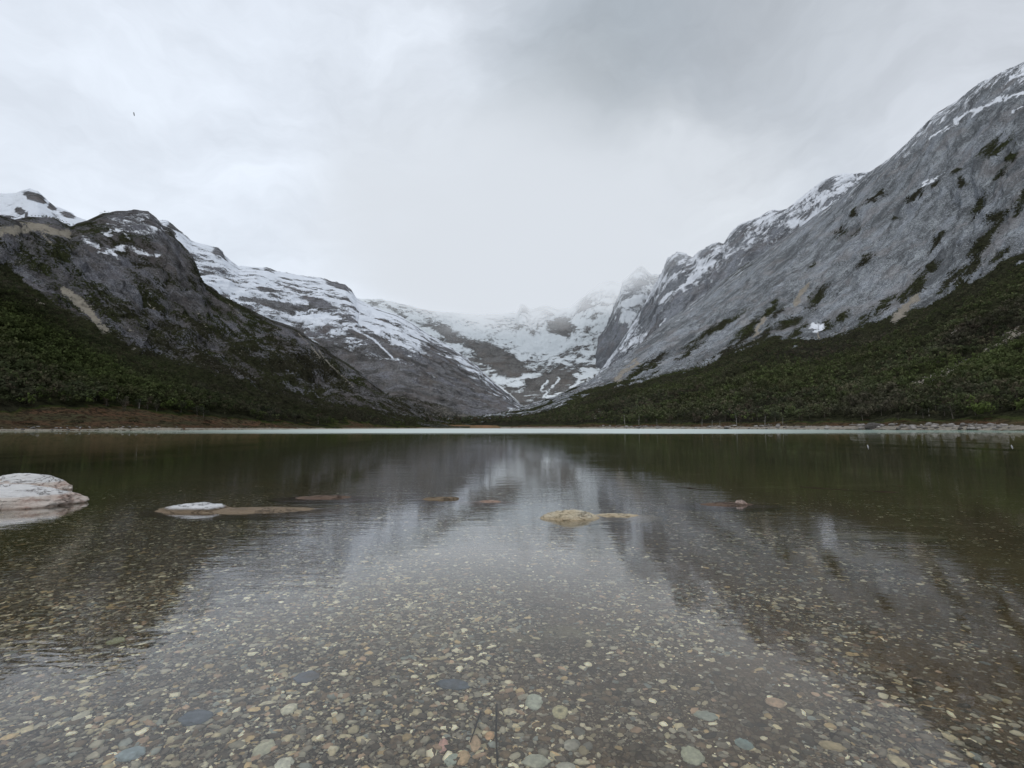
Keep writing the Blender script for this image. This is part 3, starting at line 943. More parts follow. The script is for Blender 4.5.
rt = np.random.default_rng(400)
tree_protos = []
for k in range(4):
    e = empty('beech_tree', (0, 0, -500))
    v, f = branches(rt, 0.85, 7, 0.025, 0.5)
    make_mesh('trunk', v, f, m_bark, True, e)
    tint = PAL[k:k + 1] * (1.0, 1.1, 0.9, 1.1)[k]
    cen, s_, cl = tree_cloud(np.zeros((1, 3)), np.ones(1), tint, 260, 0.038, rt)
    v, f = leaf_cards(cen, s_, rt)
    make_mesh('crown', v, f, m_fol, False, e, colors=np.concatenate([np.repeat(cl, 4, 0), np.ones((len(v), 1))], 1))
    tree_protos.append(e)
dead_protos = []
for k in range(3):
    v, f = branches(rt, 1.0, 6, 0.028, 0.28)
    dead_protos.append(make_mesh('dead_tree', v, f, m_dead, True))
bush_protos = []
for k, tcol in enumerate([(0.075, 0.05, 0.032), (0.045, 0.045, 0.026), (0.10, 0.07, 0.035)]):
    n = 150
    q = rt.normal(size=(n, 3))
    q /= np.linalg.norm(q, axis=1)[:, None]
    q[:, 2] = np.abs(q[:, 2]) * 0.75
    q *= rt.uniform(0.6, 1, (n, 1)) * (1 + 0.3 * noise(q * 2 + k * 3))[:, None]
    v, f = leaf_cards(q, np.full(n, 0.11), rt)
    cl = np.array(tcol) * rt.uniform(0.5, 1.4, (n, 1))
    bush_protos.append(make_mesh('shrub', v, f, m_fol, False, colors=np.concatenate([np.repeat(cl, 4, 0), np.ones((len(v), 1))], 1)))


def ground_z(G, x, y):
    d = (G[..., 0] - x) ** 2 + (G[..., 1] - y) ** 2
    k = np.argmin(d)
    return float(G.reshape(-1, 3)[k, 2])


GRs, GLs = GR[:60, ::2], GL[:60, ::2]


def shore_xy(px, off, side):
    D = float(curve(SH_R if side > 0 else SH_L, np.array(px))) + off
    P = at(px, HZ, D)
    G = GRs if side > 0 else GLs
    if side == 0:
        G = GV
    return float(P[0]), float(P[1]), ground_z(G, P[0], P[1])


_used = set()


def put(protos, k, loc, rz, sc, label, cat, group):
    p = protos[k % len(protos)]
    if p.name not in _used:
        _used.add(p.name)
        o = p
        o.location = loc
        o.rotation_euler = (0, 0, rz)
        o.scale = sc if hasattr(sc, '__len__') else (sc, sc, sc)
    else:
        o = copy_thing(p, loc, rz, sc)
    tag(o, label, cat, group)
    return o


rs = random.Random(5)
for k in range(46):
    px = rs.uniform(610, 1020)
    x, y, z = shore_xy(px, rs.uniform(18, 34), 1)
    put(tree_protos, k, (x, y, z - 0.2), rs.uniform(0, 6), rs.uniform(5.5, 9) * (0.8 + 200 / max(y, 200) * 0.1), 'small dark beech tree at the forest edge above the right shore', 'tree', 'beech trees lining the right shore')
for k in range(26):
    px = rs.uniform(0, 330)
    x, y, z = shore_xy(px, rs.uniform(24, 44), -1)
    put(tree_protos, k + 1, (x, y, z - 0.2), rs.uniform(0, 6), rs.uniform(4.0, 6.5), 'small dark beech tree at the forest edge above the left bank', 'tree', 'beech trees above the left bank')
for px, off, hh, side in [(702, 12, 5.5, 1), (712, 10, 4.5, 1), (720, 9, 4.0, 1), (737, 14, 7.5, 1), (765, 11, 6.5, 1), (783, 11, 5, 1), (625, 14, 9, 1), (639, 16, 8, 1), (657, 12, 5, 1), (930, 24, 5, 1), (917, 28, 6, 1)]:
    x, y, z = shore_xy(px, off, side)
    put(dead_protos, int(px), (x, y, z - 0.15), px, hh, 'thin bare grey dead trunk standing among the debris of the right shore', 'dead tree', 'bare dead trunks along the right shore')
for px, off, hh in [(106, 46, 6), (115, 40, 5), (138, 30, 4.5), (182, 50, 6), (202, 34, 5), (318, 18, 4)]:
    x, y, z = shore_xy(px, off, -1)
    put(dead_protos, int(px), (x, y, z - 0.15), px, hh, 'thin pale dead trunk standing at the foot of the left forest', 'dead tree', 'pale dead trunks on the left bank')
for k in range(60):
    px = rs.uniform(0, 345)
    x, y, z = shore_xy(px, rs.uniform(6, 34), -1)
    s = rs.uniform(0.6, 1.7)
    put(bush_protos, k, (x, y, z - 0.1), rs.uniform(0, 6), (s * 1.5, s * 1.3, s * .8), 'low brown and dark green shrub on the brown left bank', 'shrub', 'shrubs on the left bank')
for k in range(36):
    px = rs.uniform(610, 1022)
    x, y, z = shore_xy(px, rs.uniform(10, 22), 1)
    s = rs.uniform(0.6, 1.5)
    put(bush_protos, k, (x, y, z - 0.1), rs.uniform(0, 6), (s * 1.6, s * 1.2, s * .7), 'low reddish brown shrub behind the stones of the right shore', 'shrub', 'shrubs on the right shore')


# ------------------------------------------------------------------ rocks
def ico(sub):
    import bmesh
    bm = bmesh.new()
    bmesh.ops.create_icosphere(bm, subdivisions=sub, radius=1.0)
    V = np.array([v.co[:] for v in bm.verts])
    Fc = np.array([[v.index for v in f.verts] for f in bm.faces])
    bm.free()
    return V, Fc


def rock_mat(name, ca, cb, cc_, wet, snowtop=None, scale=1.0, rough=0.8):
    m, b, out = mat_new(name)
    tcn = b.new('ShaderNodeTexCoord')
    ob = tcn.outputs['Object']
    geo = b.new('ShaderNodeNewGeometry')
    sx = b.new('ShaderNodeSeparateXYZ', {0: geo.outputs['Position']})
    nn = b.new('ShaderNodeSeparateXYZ', {0: geo.outputs['Normal']})
    n1 = b.noise(ob, 2.2 * scale, 6, 0.62, 0.5)
    n2 = b.noise(b.vmap(ob, (1, 1, 3.0)), 6 * scale, 6, 0.7)
    n3 = b.noise(ob, 28 * scale, 4, 0.7)
    col = b.mix(b.smooth(n1, 0.38, 0.62), ca, cb)
    col = b.mix(b.math('MULTIPLY', b.smooth(n2, 0.5, 0.66), 0.7), col, cc_)
    col = b.mix(b.math('MULTIPLY', b.smooth(n3, 0.54, 0.70), 0.4), col, tuple(v * 0.4 for v in cc_))
    if snowtop:
        s = b.math('ADD', nn.outputs['Z'], b.math('MULTIPLY', b.math('SUBTRACT', n2, 0.5), 0.5))
        s = b.smooth(s, snowtop[0], snowtop[0] + 0.2)
        s = b.math('MULTIPLY', s, b.smooth(sx.outputs['Z'], snowtop[1], snowtop[1] + 0.03))
        col = b.mix(s, col, snowtop[2])
    # wet, darker algae-stained skin close to and under the waterline
    wz = b.math('ADD', sx.outputs['Z'], b.math('MULTIPLY', b.math('SUBTRACT', n2, 0.5), 0.03))
    wf = b.smooth(wz, 0.035, 0.0)
    col = b.mix(b.math('MULTIPLY', wf, 0.8), col, wet)
    hb = b.math('ADD', b.math('MULTIPLY', n2, 0.05), b.math('MULTIPLY', n3, 0.012))
    hb = b.math('ADD', hb, b.math('MULTIPLY', n1, 0.06))
    ck = b.math('ABSOLUTE', b.math('SUBTRACT', b.noise(b.vmap(ob, (1, 1, 2.5)), 2.6 * scale, 5, 0.6, 0.6), 0.5))
    ckf = b.smooth(ck, 0.016, 0.0)
    col = b.mix(b.math('MULTIPLY', ckf, 0.6), col, tuple(v * 0.5 for v in cc_))
    hb = b.math('SUBTRACT', hb, b.math('MULTIPLY', ckf, 0.02))
    bp = b.new('ShaderNodeBump', {'Height': hb, 'Distance': 1.6, 'Strength': 1.0})
    bs = b.new('ShaderNodeBsdfPrincipled', {'Base Color': col, 'Roughness': rough, 'Normal': bp.outputs[0]})
    bs.inputs['Specular IOR Level'].default_value = 0.25
    b.l.new(bs.outputs[0], out.inputs[0])
    return m


def rock_verts(sub, scale, seed, amp=0.28, freq=1.1, flat=0.0):
    V, Fc = ico(sub)
    d = 1 + amp * 0.30 * ridged(V * 5 + seed, 4, seed + 8, 0.6) + amp * fbm(V * freq + seed * 3.7, 5, seed) + amp * 0.35 * ridged(V * freq * 2.3 + seed, 4, seed + 3) - amp * 0.2
    V = V * d[:, None] * np.array(scale)
    return V, Fc


def bed_z(x, y):
    x = np.asarray(x, float)
    y = np.asarray(y, float)
    z = -(0.10 + 0.030 * np.clip(y, -60, 8) + 0.055 * np.clip(y - 8, 0, 60) + 0.012 * np.clip(y - 68, 0, 120))
    return z + 0.03 * np.sin(x * 0.7 + 1) * np.clip(y / 6, 0, 1)


mats = {
    'pink': rock_mat('pink_white_granite', (0.56, 0.45, 0.39), (0.66, 0.60, 0.54), (0.30, 0.17, 0.13), (0.20, 0.15, 0.11), (0.45, 0.12, (0.72, 0.71, 0.70))),
    'cap': rock_mat('brown_rock_white_cap', (0.17, 0.13, 0.09), (0.13, 0.10, 0.07), (0.09, 0.07, 0.05), (0.27, 0.20, 0.13), (0.15, 0.025, (0.74, 0.74, 0.75))),
    'tan': rock_mat('ochre_rock', (0.68, 0.58, 0.41), (0.78, 0.72, 0.58), (0.40, 0.27, 0.15), (0.62, 0.50, 0.33), scale=1.6),
    'brown': rock_mat('brown_sunken_rock', (0.22, 0.165, 0.11), (0.26, 0.20, 0.14), (0.12, 0.09, 0.06), (0.24, 0.18, 0.115)),
    'dark': rock_mat('dark_sunken_rock', (0.13, 0.085, 0.062), (0.17, 0.12, 0.088), (0.07, 0.05, 0.04), (0.15, 0.10, 0.07)),
    'rose': rock_mat('pink_small_rock', (0.56, 0.40, 0.34), (0.66, 0.54, 0.48), (0.22, 0.13, 0.10), (0.45, 0.30, 0.22), scale=2.5),
    'olive': rock_mat('pale_olive_ridge', (0.42, 0.38, 0.25), (0.5, 0.45, 0.3), (0.22, 0.2, 0.13), (0.45, 0.40, 0.26)),
}


_cm = 1.35


def boulder(px, py, top, half_w, half_d, mat, seed, label, cat='rock', box=2.0, rz=0.0, sink=None, amp=0.25, freq=1.1, y_off=0.0, flat=0.5):
    """a rock on the lake bed whose top stands at height TOP (negative: under water)"""
    x, y = on_plane(px, py, max(top * 0.3, -0.05))
    y += y_off
    bz = float(bed_z(x, y))
    hz = (top - bz) / 2 * 1.12
    V, Fc = rock_verts(6, (1.0, 1.0, 1.0), seed, amp, freq)
    U = V / np.linalg.norm(V, axis=1)[:, None]
    V = V / ((np.abs(U) ** box).sum(1) ** (1 / box))[:, None] * [half_w, half_d, 1.0]
    zt = V[:, 2]
    zt = (zt - zt.min()) / (zt.max() - zt.min())
    V[:, 2] = (zt * (top - bz + 0.12) - 0.12)
    o = make_mesh('rock', V, Fc, mats[mat])
    o.location = (x, y, bz)
    o.rotation_euler = (0, 0, rz)
    tag(o, label, cat)
    return o


boulder(-78, 505, 0.26, 1.22, 0.50, 'pink', 3, 'large pinkish white boulder rising from the water at the left edge', y_off=0.45, amp=0.2, rz=0.16, box=2.7)
boulder(-36, 492, 0.275, 0.70, 0.36, 'pink', 5, 'pale grey hump of rock just behind the large pinkish boulder', y_off=0.9, amp=0.15)
boulder(189, 509, 0.095, 0.56, 0.30, 'cap', 12, 'low rock with a smooth white top left of centre', y_off=0.1, amp=0.26, freq=1.2)
boulder(256, 510, 0.030, 1.02, 0.34, 'brown', 15, 'long smooth brown rock lying awash beside the white topped rock', amp=0.13, freq=0.9, rz=0.04, box=2.6)
boulder(326, 497, 0.032, 0.80, 0.30, 'dark', 18, 'dark reddish rock barely awash behind the long smooth one', amp=0.2)
boulder(440, 498, 0.034, 0.42, 0.20, 'brown', 21, 'flat reddish rock barely awash left of the centre reflection', amp=0.2)
boulder(488, 501, 0.020, 0.42, 0.20, 'rose', 23, 'pale pink rock barely awash in the middle of the bright reflection', amp=0.2)
boulder(571, 515, 0.095, 0.40, 0.22, 'tan', 27, 'ochre yellow rock with dark pits breaking the surface near the centre', amp=0.24, freq=1.5)
boulder(618, 515, 0.024, 0.50, 0.22, 'tan', 31, 'flat ochre tail of rock awash just right of the yellow rock', amp=0.2)
boulder(726, 504, 0.030, 0.70, 0.30, 'dark', 35, 'dark brown slab barely awash carrying the small pink stone', amp=0.15)
boulder(741, 503, 0.062, 0.145, 0.11, 'rose', 38, 'small pink stone poking out of the water on the right', amp=0.2, freq=1.6)
boulder(876, 535, -0.05, 0.60, 0.12, 'olive', 41, 'long pale olive ridge of sunken rock on the right', amp=0.3, rz=-0.1)

mw, b, out = mat_new('dark_sunken_wood')
geo = b.new('ShaderNodeNewGeometry')
n1 = b.noise(geo.outputs['Position'], 9, 4, 0.6)
bs = b.new('ShaderNodeBsdfDiffuse', {'Color': b.mix(n1, (0.018, 0.014, 0.011), (0.05, 0.036, 0.026))})
b.l.new(bs.outputs[0], out.inputs[0])


def stick(pix, r, z, label, mat, seed, name='log', cat='log'):
    pts = []
    for px, py in pix:
        x, y = under(px, py, z) if z < 0 else on_plane(px, py, z)
        pts.append(np.array([x, y, z]))
    pts = np.array(pts)
    dense = []
    for a_, c_ in zip(pts[:-1], pts[1:]):
        for t in np.linspace(0, 1, 5)[:-1]:
            dense.append(a_ * (1 - t) + c_ * t)
    dense.append(pts[-1])
    dense = np.array(dense)
    base = dense[len(dense) // 2].copy()
    dense = dense - base
    dense += 0.25 * r * np.stack([fbm(dense * 3 + seed + q * 9, 3) for q in range(3)], -1) * 4
    rad = r * (0.75 + 0.4 * fbm(dense * 4 + seed, 3)) * np.linspace(1.1, 0.45, len(dense))
    v, f = tube(dense, rad, 8)
    o = make_mesh(name, v, f, mat)
    o.location = base
    tag(o, label, cat)
    return o


stick([(800, 487), (828, 489), (862, 491), (905, 493)], 0.030, -0.012, 'long thin dark log sunk under the water right of the pink stone', mw, 1)
stick([(893, 486), (925, 488), (965, 489)], 0.02, -0.012, 'thin dark branch under water at the far right, beyond the long log', mw, 2, 'branch', 'branch')
stick([(676, 487), (705, 490), (734, 490)], 0.02, -0.01, 'short dark branch under water behind the brown sunken slab', mw, 3, 'branch', 'branch')
stick([(497, 704), (496, 735), (497, 767)], 0.006, -0.125, 'thin dark twig lying straight on the lake bed at the bottom centre', mw, 4, 'strip', 'strip')  # thin dark tube making the straight dark line at the bottom centre
stick([(481, 712), (470, 742)], 0.005, -0.125, 'short dark twig leaning left beside the straight twig', mw, 5, 'strip', 'strip')  # shorter dark line, built as a tube the same way

# shoreline boulders ----------------------------------------------------
m_shore, b, out = mat_new('shore_boulder_stone')
tcn = b.new('ShaderNodeTexCoord')
oi = b.new('ShaderNodeObjectInfo')
n1 = b.noise(tcn.outputs['Object'], 2.5, 5, 0.6)
colb = b.mix(oi.outputs['Random'], (0.09, 0.085, 0.08), (0.38, 0.36, 0.34))
colb = b.mix(b.math('MULTIPLY', n1, 0.5), colb, (0.10, 0.09, 0.08))
bs = b.new('ShaderNodeBsdfDiffuse', {'Color': colb})
b.l.new(bs.outputs[0], out.inputs[0])
bould_protos = []
for k in range(4):
    v, f = rock_verts(3, (1, 0.8, 0.6), 60 + k * 5, 0.35, 1.3)
    bould_protos.append(make_mesh('boulder', v, f, m_shore))
for k in range(150):
    px = rs.uniform(600, 1023) if k % 3 else rs.uniform(860, 1000)
    x, y, z = shore_xy(px, rs.uniform(-0.8, 9), 1)
    s = rs.uniform(0.3, 1.1) * (0.7 + y / 600)
    put(bould_protos, k, (x, y, max(z, 0.0) + s * .15), rs.uniform(0, 6), (s * 1.2, s, s), 'grey or whitish boulder on the stony right shoreline', 'boulder', 'boulders along the right shoreline')
for k in range(90):
    px = rs.uniform(0, 350)
    x, y, z = shore_xy(px, rs.uniform(-0.6, 4), -1)
    s = rs.uniform(0.12, 0.38)
    put(bould_protos, k, (x, y, max(z, 0.0) + s * .15), rs.uniform(0, 6), (s * 1.3, s, s), 'small pale boulder on the edge of the left shore', 'boulder', 'boulders along the left shoreline')
V_, F_ = [], None
log_protos = []
for k in range(3):
    pts = [(-0.5, 0, 0), (-0.2, 0.03, 0.02), (0.15, -0.02, 0.03), (0.5, 0.03, 0.0)]
    v, f = join([tube(pts, [0.032, 0.028, 0.022, 0.012], 7), tube([(-.2, .03, .02), (-.1, .12, .1), (0.02, .16, .2)], [.014, .01, .004], 5), tube([(.1, -.02, .03), (.2, -.06, .13)], [.01, .004], 5)])
    log_protos.append(make_mesh('driftwood_log', v, f, m_dead))
for k in range(34):
    px = rs.uniform(600, 1000)
    x, y, z = shore_xy(px, rs.uniform(0.5, 10), 1)
    put(log_protos, k, (x, y, z + 0.15), rs.uniform(-0.6, 0.6), rs.uniform(3, 7), 'bleached driftwood log stranded on the right shore', 'driftwood', 'driftwood logs on the right shore')
# boulder outcrop seen on the right shore
x, y, z = shore_xy(874, 1.5, 1)
v, f = rock_verts(5, (3.8, 1.8, 1.9), 91, 0.3, 1.4)
o = make_mesh('boulder', v, f, rock_mat('dark_outcrop', (0.07, 0.065, 0.06), (0.11, 0.10, 0.095), (0.05, 0.045, 0.04), (0.06, 0.06, 0.05)))
o.location = (x, y, z + 0.3)
tag(o, 'largest dark boulder on the right shoreline, left of the whitish stones', 'boulder')

# ------------------------------------------------------------------ lake bed
mb, b, out = mat_new('gravelly_lake_bed')
geo = b.new('ShaderNodeNewGeometry')
pos = geo.outputs['Position']
sx = b.new('ShaderNodeSeparateXYZ', {0: pos})
p2 = b.vmap(pos, (1, 1, 0))
wn = b.new('ShaderNodeTexNoise', {'Vector': p2, 'Scale': 14, 'Detail': 3})
wv2 = b.new('ShaderNodeVectorMath', {0: wn.outputs['Color'], 'Scale': 0.035}, operation='SCALE')
pw = b.new('ShaderNodeVectorMath', {0: p2, 1: wv2.outputs[0]}, operation='ADD').outputs[0]


def gravel_layer(scale, rnd_lo):
    v = b.new('ShaderNodeTexVoronoi', {'Vector': pw, 'Scale': scale, 'Randomness': 1.0})
    e = b.new('ShaderNodeTexVoronoi', {'Vector': pw, 'Scale': scale, 'Randomness': 1.0}, feature='DISTANCE_TO_EDGE')
    sc_ = b.new('ShaderNodeSeparateColor', {0: v.outputs['Color']})
    inside = b.smooth(e.outputs['Distance'], 0.03, 0.14)
    ramp = b.new('ShaderNodeValToRGB', {0: sc_.outputs[0]})
    cr = ramp.color_ramp
    cr.elements[0].color = (0.045, 0.032, 0.023, 1)
    cr.elements[0].position = 0.0
    cr.elements[1].color = (0.60, 0.57, 0.46, 1)
    cr.elements[1].position = 1.0
    for p_, c_ in ((0.35, (0.17, 0.125, 0.088)), (0.6, (0.26, 0.215, 0.155)), (0.8, (0.38, 0.33, 0.25)), (0.92, (0.50, 0.43, 0.31))):
        el = cr.elements.new(p_)
        el.color = (*c_, 1)
    return b.mix(0.15, ramp.outputs[0], (0.12, 0.075, 0.045)), inside


g1, i1 = gravel_layer(80, 0)
g2, i2 = gravel_layer(40, 0)
big = b.noise(p2, 0.9, 5, 0.6)
mid = b.noise(p2, 4.0, 5, 0.6)
dark = (0.062, 0.043, 0.029)
col = b.mix(i1, dark, g1)
sel = b.smooth(b.noise(p2, 2.5, 4, 0.6), 0.48, 0.56)
col2 = b.mix(i2, dark, g2)
col = b.mix(sel, col, col2)
# brown silt, thicker towards the right and further out
silt_x = b.smooth(sx.outputs['X'], -1.5, 1.8, 0.0, 0.26)
silt_y = b.smooth(sx.outputs['Y'], 2.0, 14.0, 0.0, 0.16)
sl = b.math('ADD', big, b.math('ADD', silt_x, silt_y))
silt = b.smooth(b.math('ADD', sl, b.math('MULTIPLY', b.math('SUBTRACT', mid, 0.5), 0.4)), 0.50, 0.78)
siltc = b.mix(mid, (0.13, 0.086, 0.054), (0.25, 0.175, 0.108))
col = b.mix(b.math('MULTIPLY', silt, 0.72), col, siltc)
# sandy pale streaks on the right
st = b.noise(b.vmap(p2, (0.5, 1.6, 1), (0, 0, math.radians(-25))), 0.8, 4, 0.5)
col = b.mix(b.math('MULTIPLY', b.smooth(st, 0.58, 0.72), 0.55), col, (0.34, 0.30, 0.19))
# bed colour turns olive further out, painting in the murk of deep water
deep = b.smooth(sx.outputs['Y'], 7, 30)
col = b.mix(b.math('MULTIPLY', deep, 0.9), col, b.mix(b.noise(p2, 0.25, 4, 0.6), (0.12, 0.125, 0.055), (0.17, 0.165, 0.08)))
hh = b.math('ADD', b.math('MULTIPLY', i1, 0.006), b.math('MULTIPLY', b.math('MULTIPLY', i2, sel), 0.012))
bp = b.new('ShaderNodeBump', {'Height': hh, 'Distance': 1.0, 'Strength': 0.7})
bs = b.new('ShaderNodeBsdfDiffuse', {'Color': col, 'Normal': bp.outputs[0]})
b.l.new(bs.outputs[0], out.inputs[0])
ys = np.concatenate([[-4000, -400, -60], np.linspace(-20, 14, 170), np.geomspace(14.5, 9000, 60)])
xs = np.concatenate([-np.geomspace(9000, 14.5, 40), np.linspace(-14, 14, 170), np.geomspace(14.5, 9000, 40)])
X, Y = np.meshgrid(xs, ys)
Z = bed_z(X, Y)
Z = np.where(Y < -20, 0.9 + 0.01 * (-Y), Z)
Z = np.maximum(Z, -5.0)
Z = Z + fbm(np.stack([X, Y, 0 * X], -1) / 0.9, 4, 501) * 0.018 * (np.abs(X) < 14.1)
GB = np.stack([X, Y, Z], -1)
idx = np.arange(X.size).reshape(X.shape)
Fc = np.stack([idx[:-1, :-1], idx[:-1, 1:], idx[1:, 1:], idx[1:, :-1]], -1).reshape(-1, 4)
tag(make_mesh('ground', GB, Fc, mb), kind='structure')

# ------------------------------------------------------------------ pebbles (stuff) and the larger stones (things)
mp, b, out = mat_new('lake_pebbles')
at_ = b.new('ShaderNodeAttribute', attribute_name='Col')
geo = b.new('ShaderNodeNewGeometry')
n1 = b.noise(geo.outputs['Position'], 60, 4, 0.65)
n2 = b.noise(geo.outputs['Position'], 3, 4, 0.6)
k_ = b.math('ADD', b.math('MULTIPLY', n1, 2.4), 1.25)
cc = b.new('ShaderNodeVectorMath', {0: at_.outputs['Color'], 'Scale': k_}, operation='SCALE').outputs[0]
cc = b.mix(b.math('MULTIPLY', b.smooth(n2, 0.46, 0.66), 0.40), cc, (0.17, 0.115, 0.072))
bs = b.new('ShaderNodeBsdfDiffuse', {'Color': cc})
b.l.new(bs.outputs[0], out.inputs[0])

PEB = np.array([[0.19, 0.18, 0.155], [0.115, 0.105, 0.092], [0.26, 0.235, 0.175], [0.070, 0.062, 0.055], [0.27, 0.21, 0.13], [0.125, 0.135, 0.135], [0.20, 0.145, 0.11], [0.045, 0.038, 0.032], [0.085, 0.064, 0.046], [0.42, 0.40, 0.33]]) * [1.28, 1.22, 1.08]
PW = np.array([12, 14, 11, 16, 4, 6, 5, 18, 20, 7], float)
PW /= PW.sum()


def pebbles(n, y0, y1, smin, smax, sub, rng, alpha=1.9):
    V0, F0 = ico(sub)
    y = np.sqrt(rng.uniform(y0**2, y1**2, n * 3))
    x = rng.uniform(-1.18, 1.18, n * 3) * y
    keep = 0.5 + 1.0 * fbm(np.stack([x, y, 0 * x], -1) * 0.9, 4, 511) - 0.13 * np.clip(x + 0.1, -1, 2.5)
    ok = rng.uniform(size=len(x)) < np.clip(keep * 1.4, 0.12, 1)
    ok &= rng.uniform(size=len(x)) > sstep(4.5, 9.5, y)
    x, y = x[ok][:n], y[ok][:n]
    n = len(x)
    u = rng.uniform(size=n)
    s = (smin ** -alpha + u * (smax ** -alpha - smin ** -alpha)) ** (-1 / alpha)
    asp = rng.uniform(0.42, 0.95, n)
    th = rng.uniform(0.22, 0.5, n)
    a = rng.uniform(0, 2 * math.pi, n)
    V = V0[None].repeat(n, 0)
    V = V * (1 + 0.12 * rng.normal(size=(n, 1, 3))) * (1 + 0.13 * rng.normal(size=(n, len(V0), 1)))
    V = V * np.stack([s, s * asp, s * th], -1)[:, None]
    ca, sa = np.cos(a)[:, None], np.sin(a)[:, None]
    tx, ty = rng.normal(size=(2, n, 1)) * 0.15
    Xv = V[..., 0] * ca - V[..., 1] * sa
    Yv = V[..., 0] * sa + V[..., 1] * ca
    Zv = V[..., 2] + Xv * tx + Yv * ty
    z = bed_z(x, y) + s * th * 0.25
    P = np.stack([Xv + x[:, None], Yv + y[:, None], Zv + z[:, None]], -1)
    Fc = (F0[None] + (np.arange(n) * len(V0))[:, None, None]).reshape(-1, 3)
    C = PEB[rng.choice(len(PEB), n, p=PW)] * rng.uniform(0.6, 1.1, (n, 1))
    C = np.repeat(C, len(V0), 0)
    return P.reshape(-1, 3), Fc, np.concatenate([C, np.ones((len(C), 1))], 1)


rp = np.random.default_rng(520)
rp = np.random.default_rng(521)
sets = [pebbles(46000, 1.4, 3.6, 0.006, 0.026, 2, rp, 1.7), pebbles(52000, 3.5, 9.5, 0.011, 0.036, 1, rp, 2.3)]
V, Fc, Cc, off = [], [], [], 0
for v, f, c_ in sets:
    V.append(v); Fc.append(f + off); Cc.append(c_); off += len(v)
o = make_mesh('gravel', np.concatenate(V), np.concatenate(Fc), mp, True, colors=np.concatenate(Cc))
tag(o, 'grey, brown and cream pebbles covering the shallow lake bed', 'gravel', kind='stuff')

stone_list = [
    (534, 700, 16, 13, (0.27, 0.28, 0.23), 'pale grey green angular stone on the lake bed, above the long pale stone'),
    (560, 710, 14, 11, (0.30, 0.27, 0.17), 'cream stone with a darker middle, right of the grey green angular stone'),
    (475, 741, 10, 13, (0.28, 0.20, 0.13), 'tan oval stone standing upright in the picture beside the short twig'),
    (490, 733, 9, 7, (0.33, 0.21, 0.12), 'small orange stone touching the straight dark twig'),
    (443, 743, 9, 11, (0.30, 0.18, 0.15), 'small pink stone at the bottom, left of the strips'),
    (463, 755, 12, 11, (0.32, 0.23, 0.14), 'orange tan stone at the bottom, touching a grey green stone'),
    (452, 757, 12, 10, (0.22, 0.24, 0.20), 'grey green stone at the bottom, left of the orange tan stone'),
    (536, 759, 23, 10, (0.26, 0.26, 0.21), 'long pale grey stone at the bottom edge right of the strips'),
    (571, 743, 14, 8, (0.27, 0.26, 0.22), 'pale flat stone lying right above the long pale grey stone'),
    (566, 764, 17, 7, (0.26, 0.25, 0.21), 'pale flat stone cut by the bottom edge right of the long pale one'),
    (453, 683, 32, 9, (0.060, 0.070, 0.085), 'wide dark slate slab on the lake bed near the bottom centre'),
    (510, 710, 12, 6, (0.33, 0.30, 0.22), 'small cream stone just right of the top of the straight twig'),
    (264, 746, 16, 14, (0.30, 0.29, 0.22), 'round cream stone at the lower left, nearly the palest there'),
    (284, 762, 15, 12, (0.36, 0.35, 0.29), 'whitish stone at the bottom edge beside the round cream stone'),
    (196, 716, 28, 12, (0.065, 0.075, 0.090), 'dark blue grey slab on the lake bed at the lower left'),
    (306, 676, 21, 11, (0.075, 0.085, 0.105), 'dark blue slate stone among grey pebbles under the bright reflection'),
    (289, 707, 13, 10, (0.36, 0.34, 0.26), 'pale cream pointed stone below the dark blue slate stone'),
    (131, 752, 22, 11, (0.16, 0.19, 0.20), 'pale blue grey stone near the bottom left corner'),
    (81, 714, 11, 9, (0.29, 0.27, 0.21), 'cream stone in the bottom left, above the pale blue stone'),
    (692, 754, 19, 15, (0.24, 0.24, 0.18), 'greenish cream stone at the bottom, right of centre'),
    (744, 742, 14, 9, (0.16, 0.20, 0.19), 'blue green stone at the bottom right of centre'),
    (832, 744, 21, 8, (0.26, 0.21, 0.13), 'long tan stone at the lower right'),
    (898, 759, 13, 11, (0.33, 0.28, 0.18), 'round cream stone near the bottom right'),
    (775, 701, 17, 9, (0.28, 0.20, 0.14), 'orange brown stone beside the reflected skyline on the right'),
    (706, 714, 19, 8, (0.20, 0.21, 0.18), 'flat grey stone at the lower right of centre'),
    (116, 640, 15, 7, (0.20, 0.20, 0.13), 'pale olive stone in the brown reflection on the left'),
]
for k, (px, py, wp, hp, colr, lab) in enumerate(stone_list):
    zt = -0.13
    x, y = under(px, py, zt)
    zb = float(bed_z(x, y))
    x, y = under(px, py, zb + 0.02)
    dpt = y / cp_
    mpp = 1.02 * math.hypot(y, 1.1) / F * 0.98
    dep = math.atan2(1.15, y)
    hx = wp * mpp / 2 * 0.80
    hy = hp * mpp / 2 * 0.88 / math.sin(dep) * 0.9
    V, Fc = rock_verts(4, (hx * 1.05, hy, min(hx, hy) * 0.42), 120 + k * 3, 0.36, 1.7)
    cl = np.array(colr) * 1.05 * (0.85 + 0.35 * fbm(V / max(hx, .01) * 1.6, 4, 530 + k)[:, None])
    if 'darker middle' in lab:
        rr = np.hypot(V[:, 0] / hx, V[:, 1] / hy)
        cl = cl * (0.45 + 0.6 * sstep(0.15, 0.6, rr))[:, None]
    o = make_mesh('stone', V, Fc, mp, True, colors=np.concatenate([cl, np.ones((len(cl), 1))], 1))
    o.location = (x, y, zb + min(hx, hy) * 0.2)
    o.rotation_euler = (0, 0, random.uniform(-0.25, 0.25))
    tag(o, lab, 'stone')

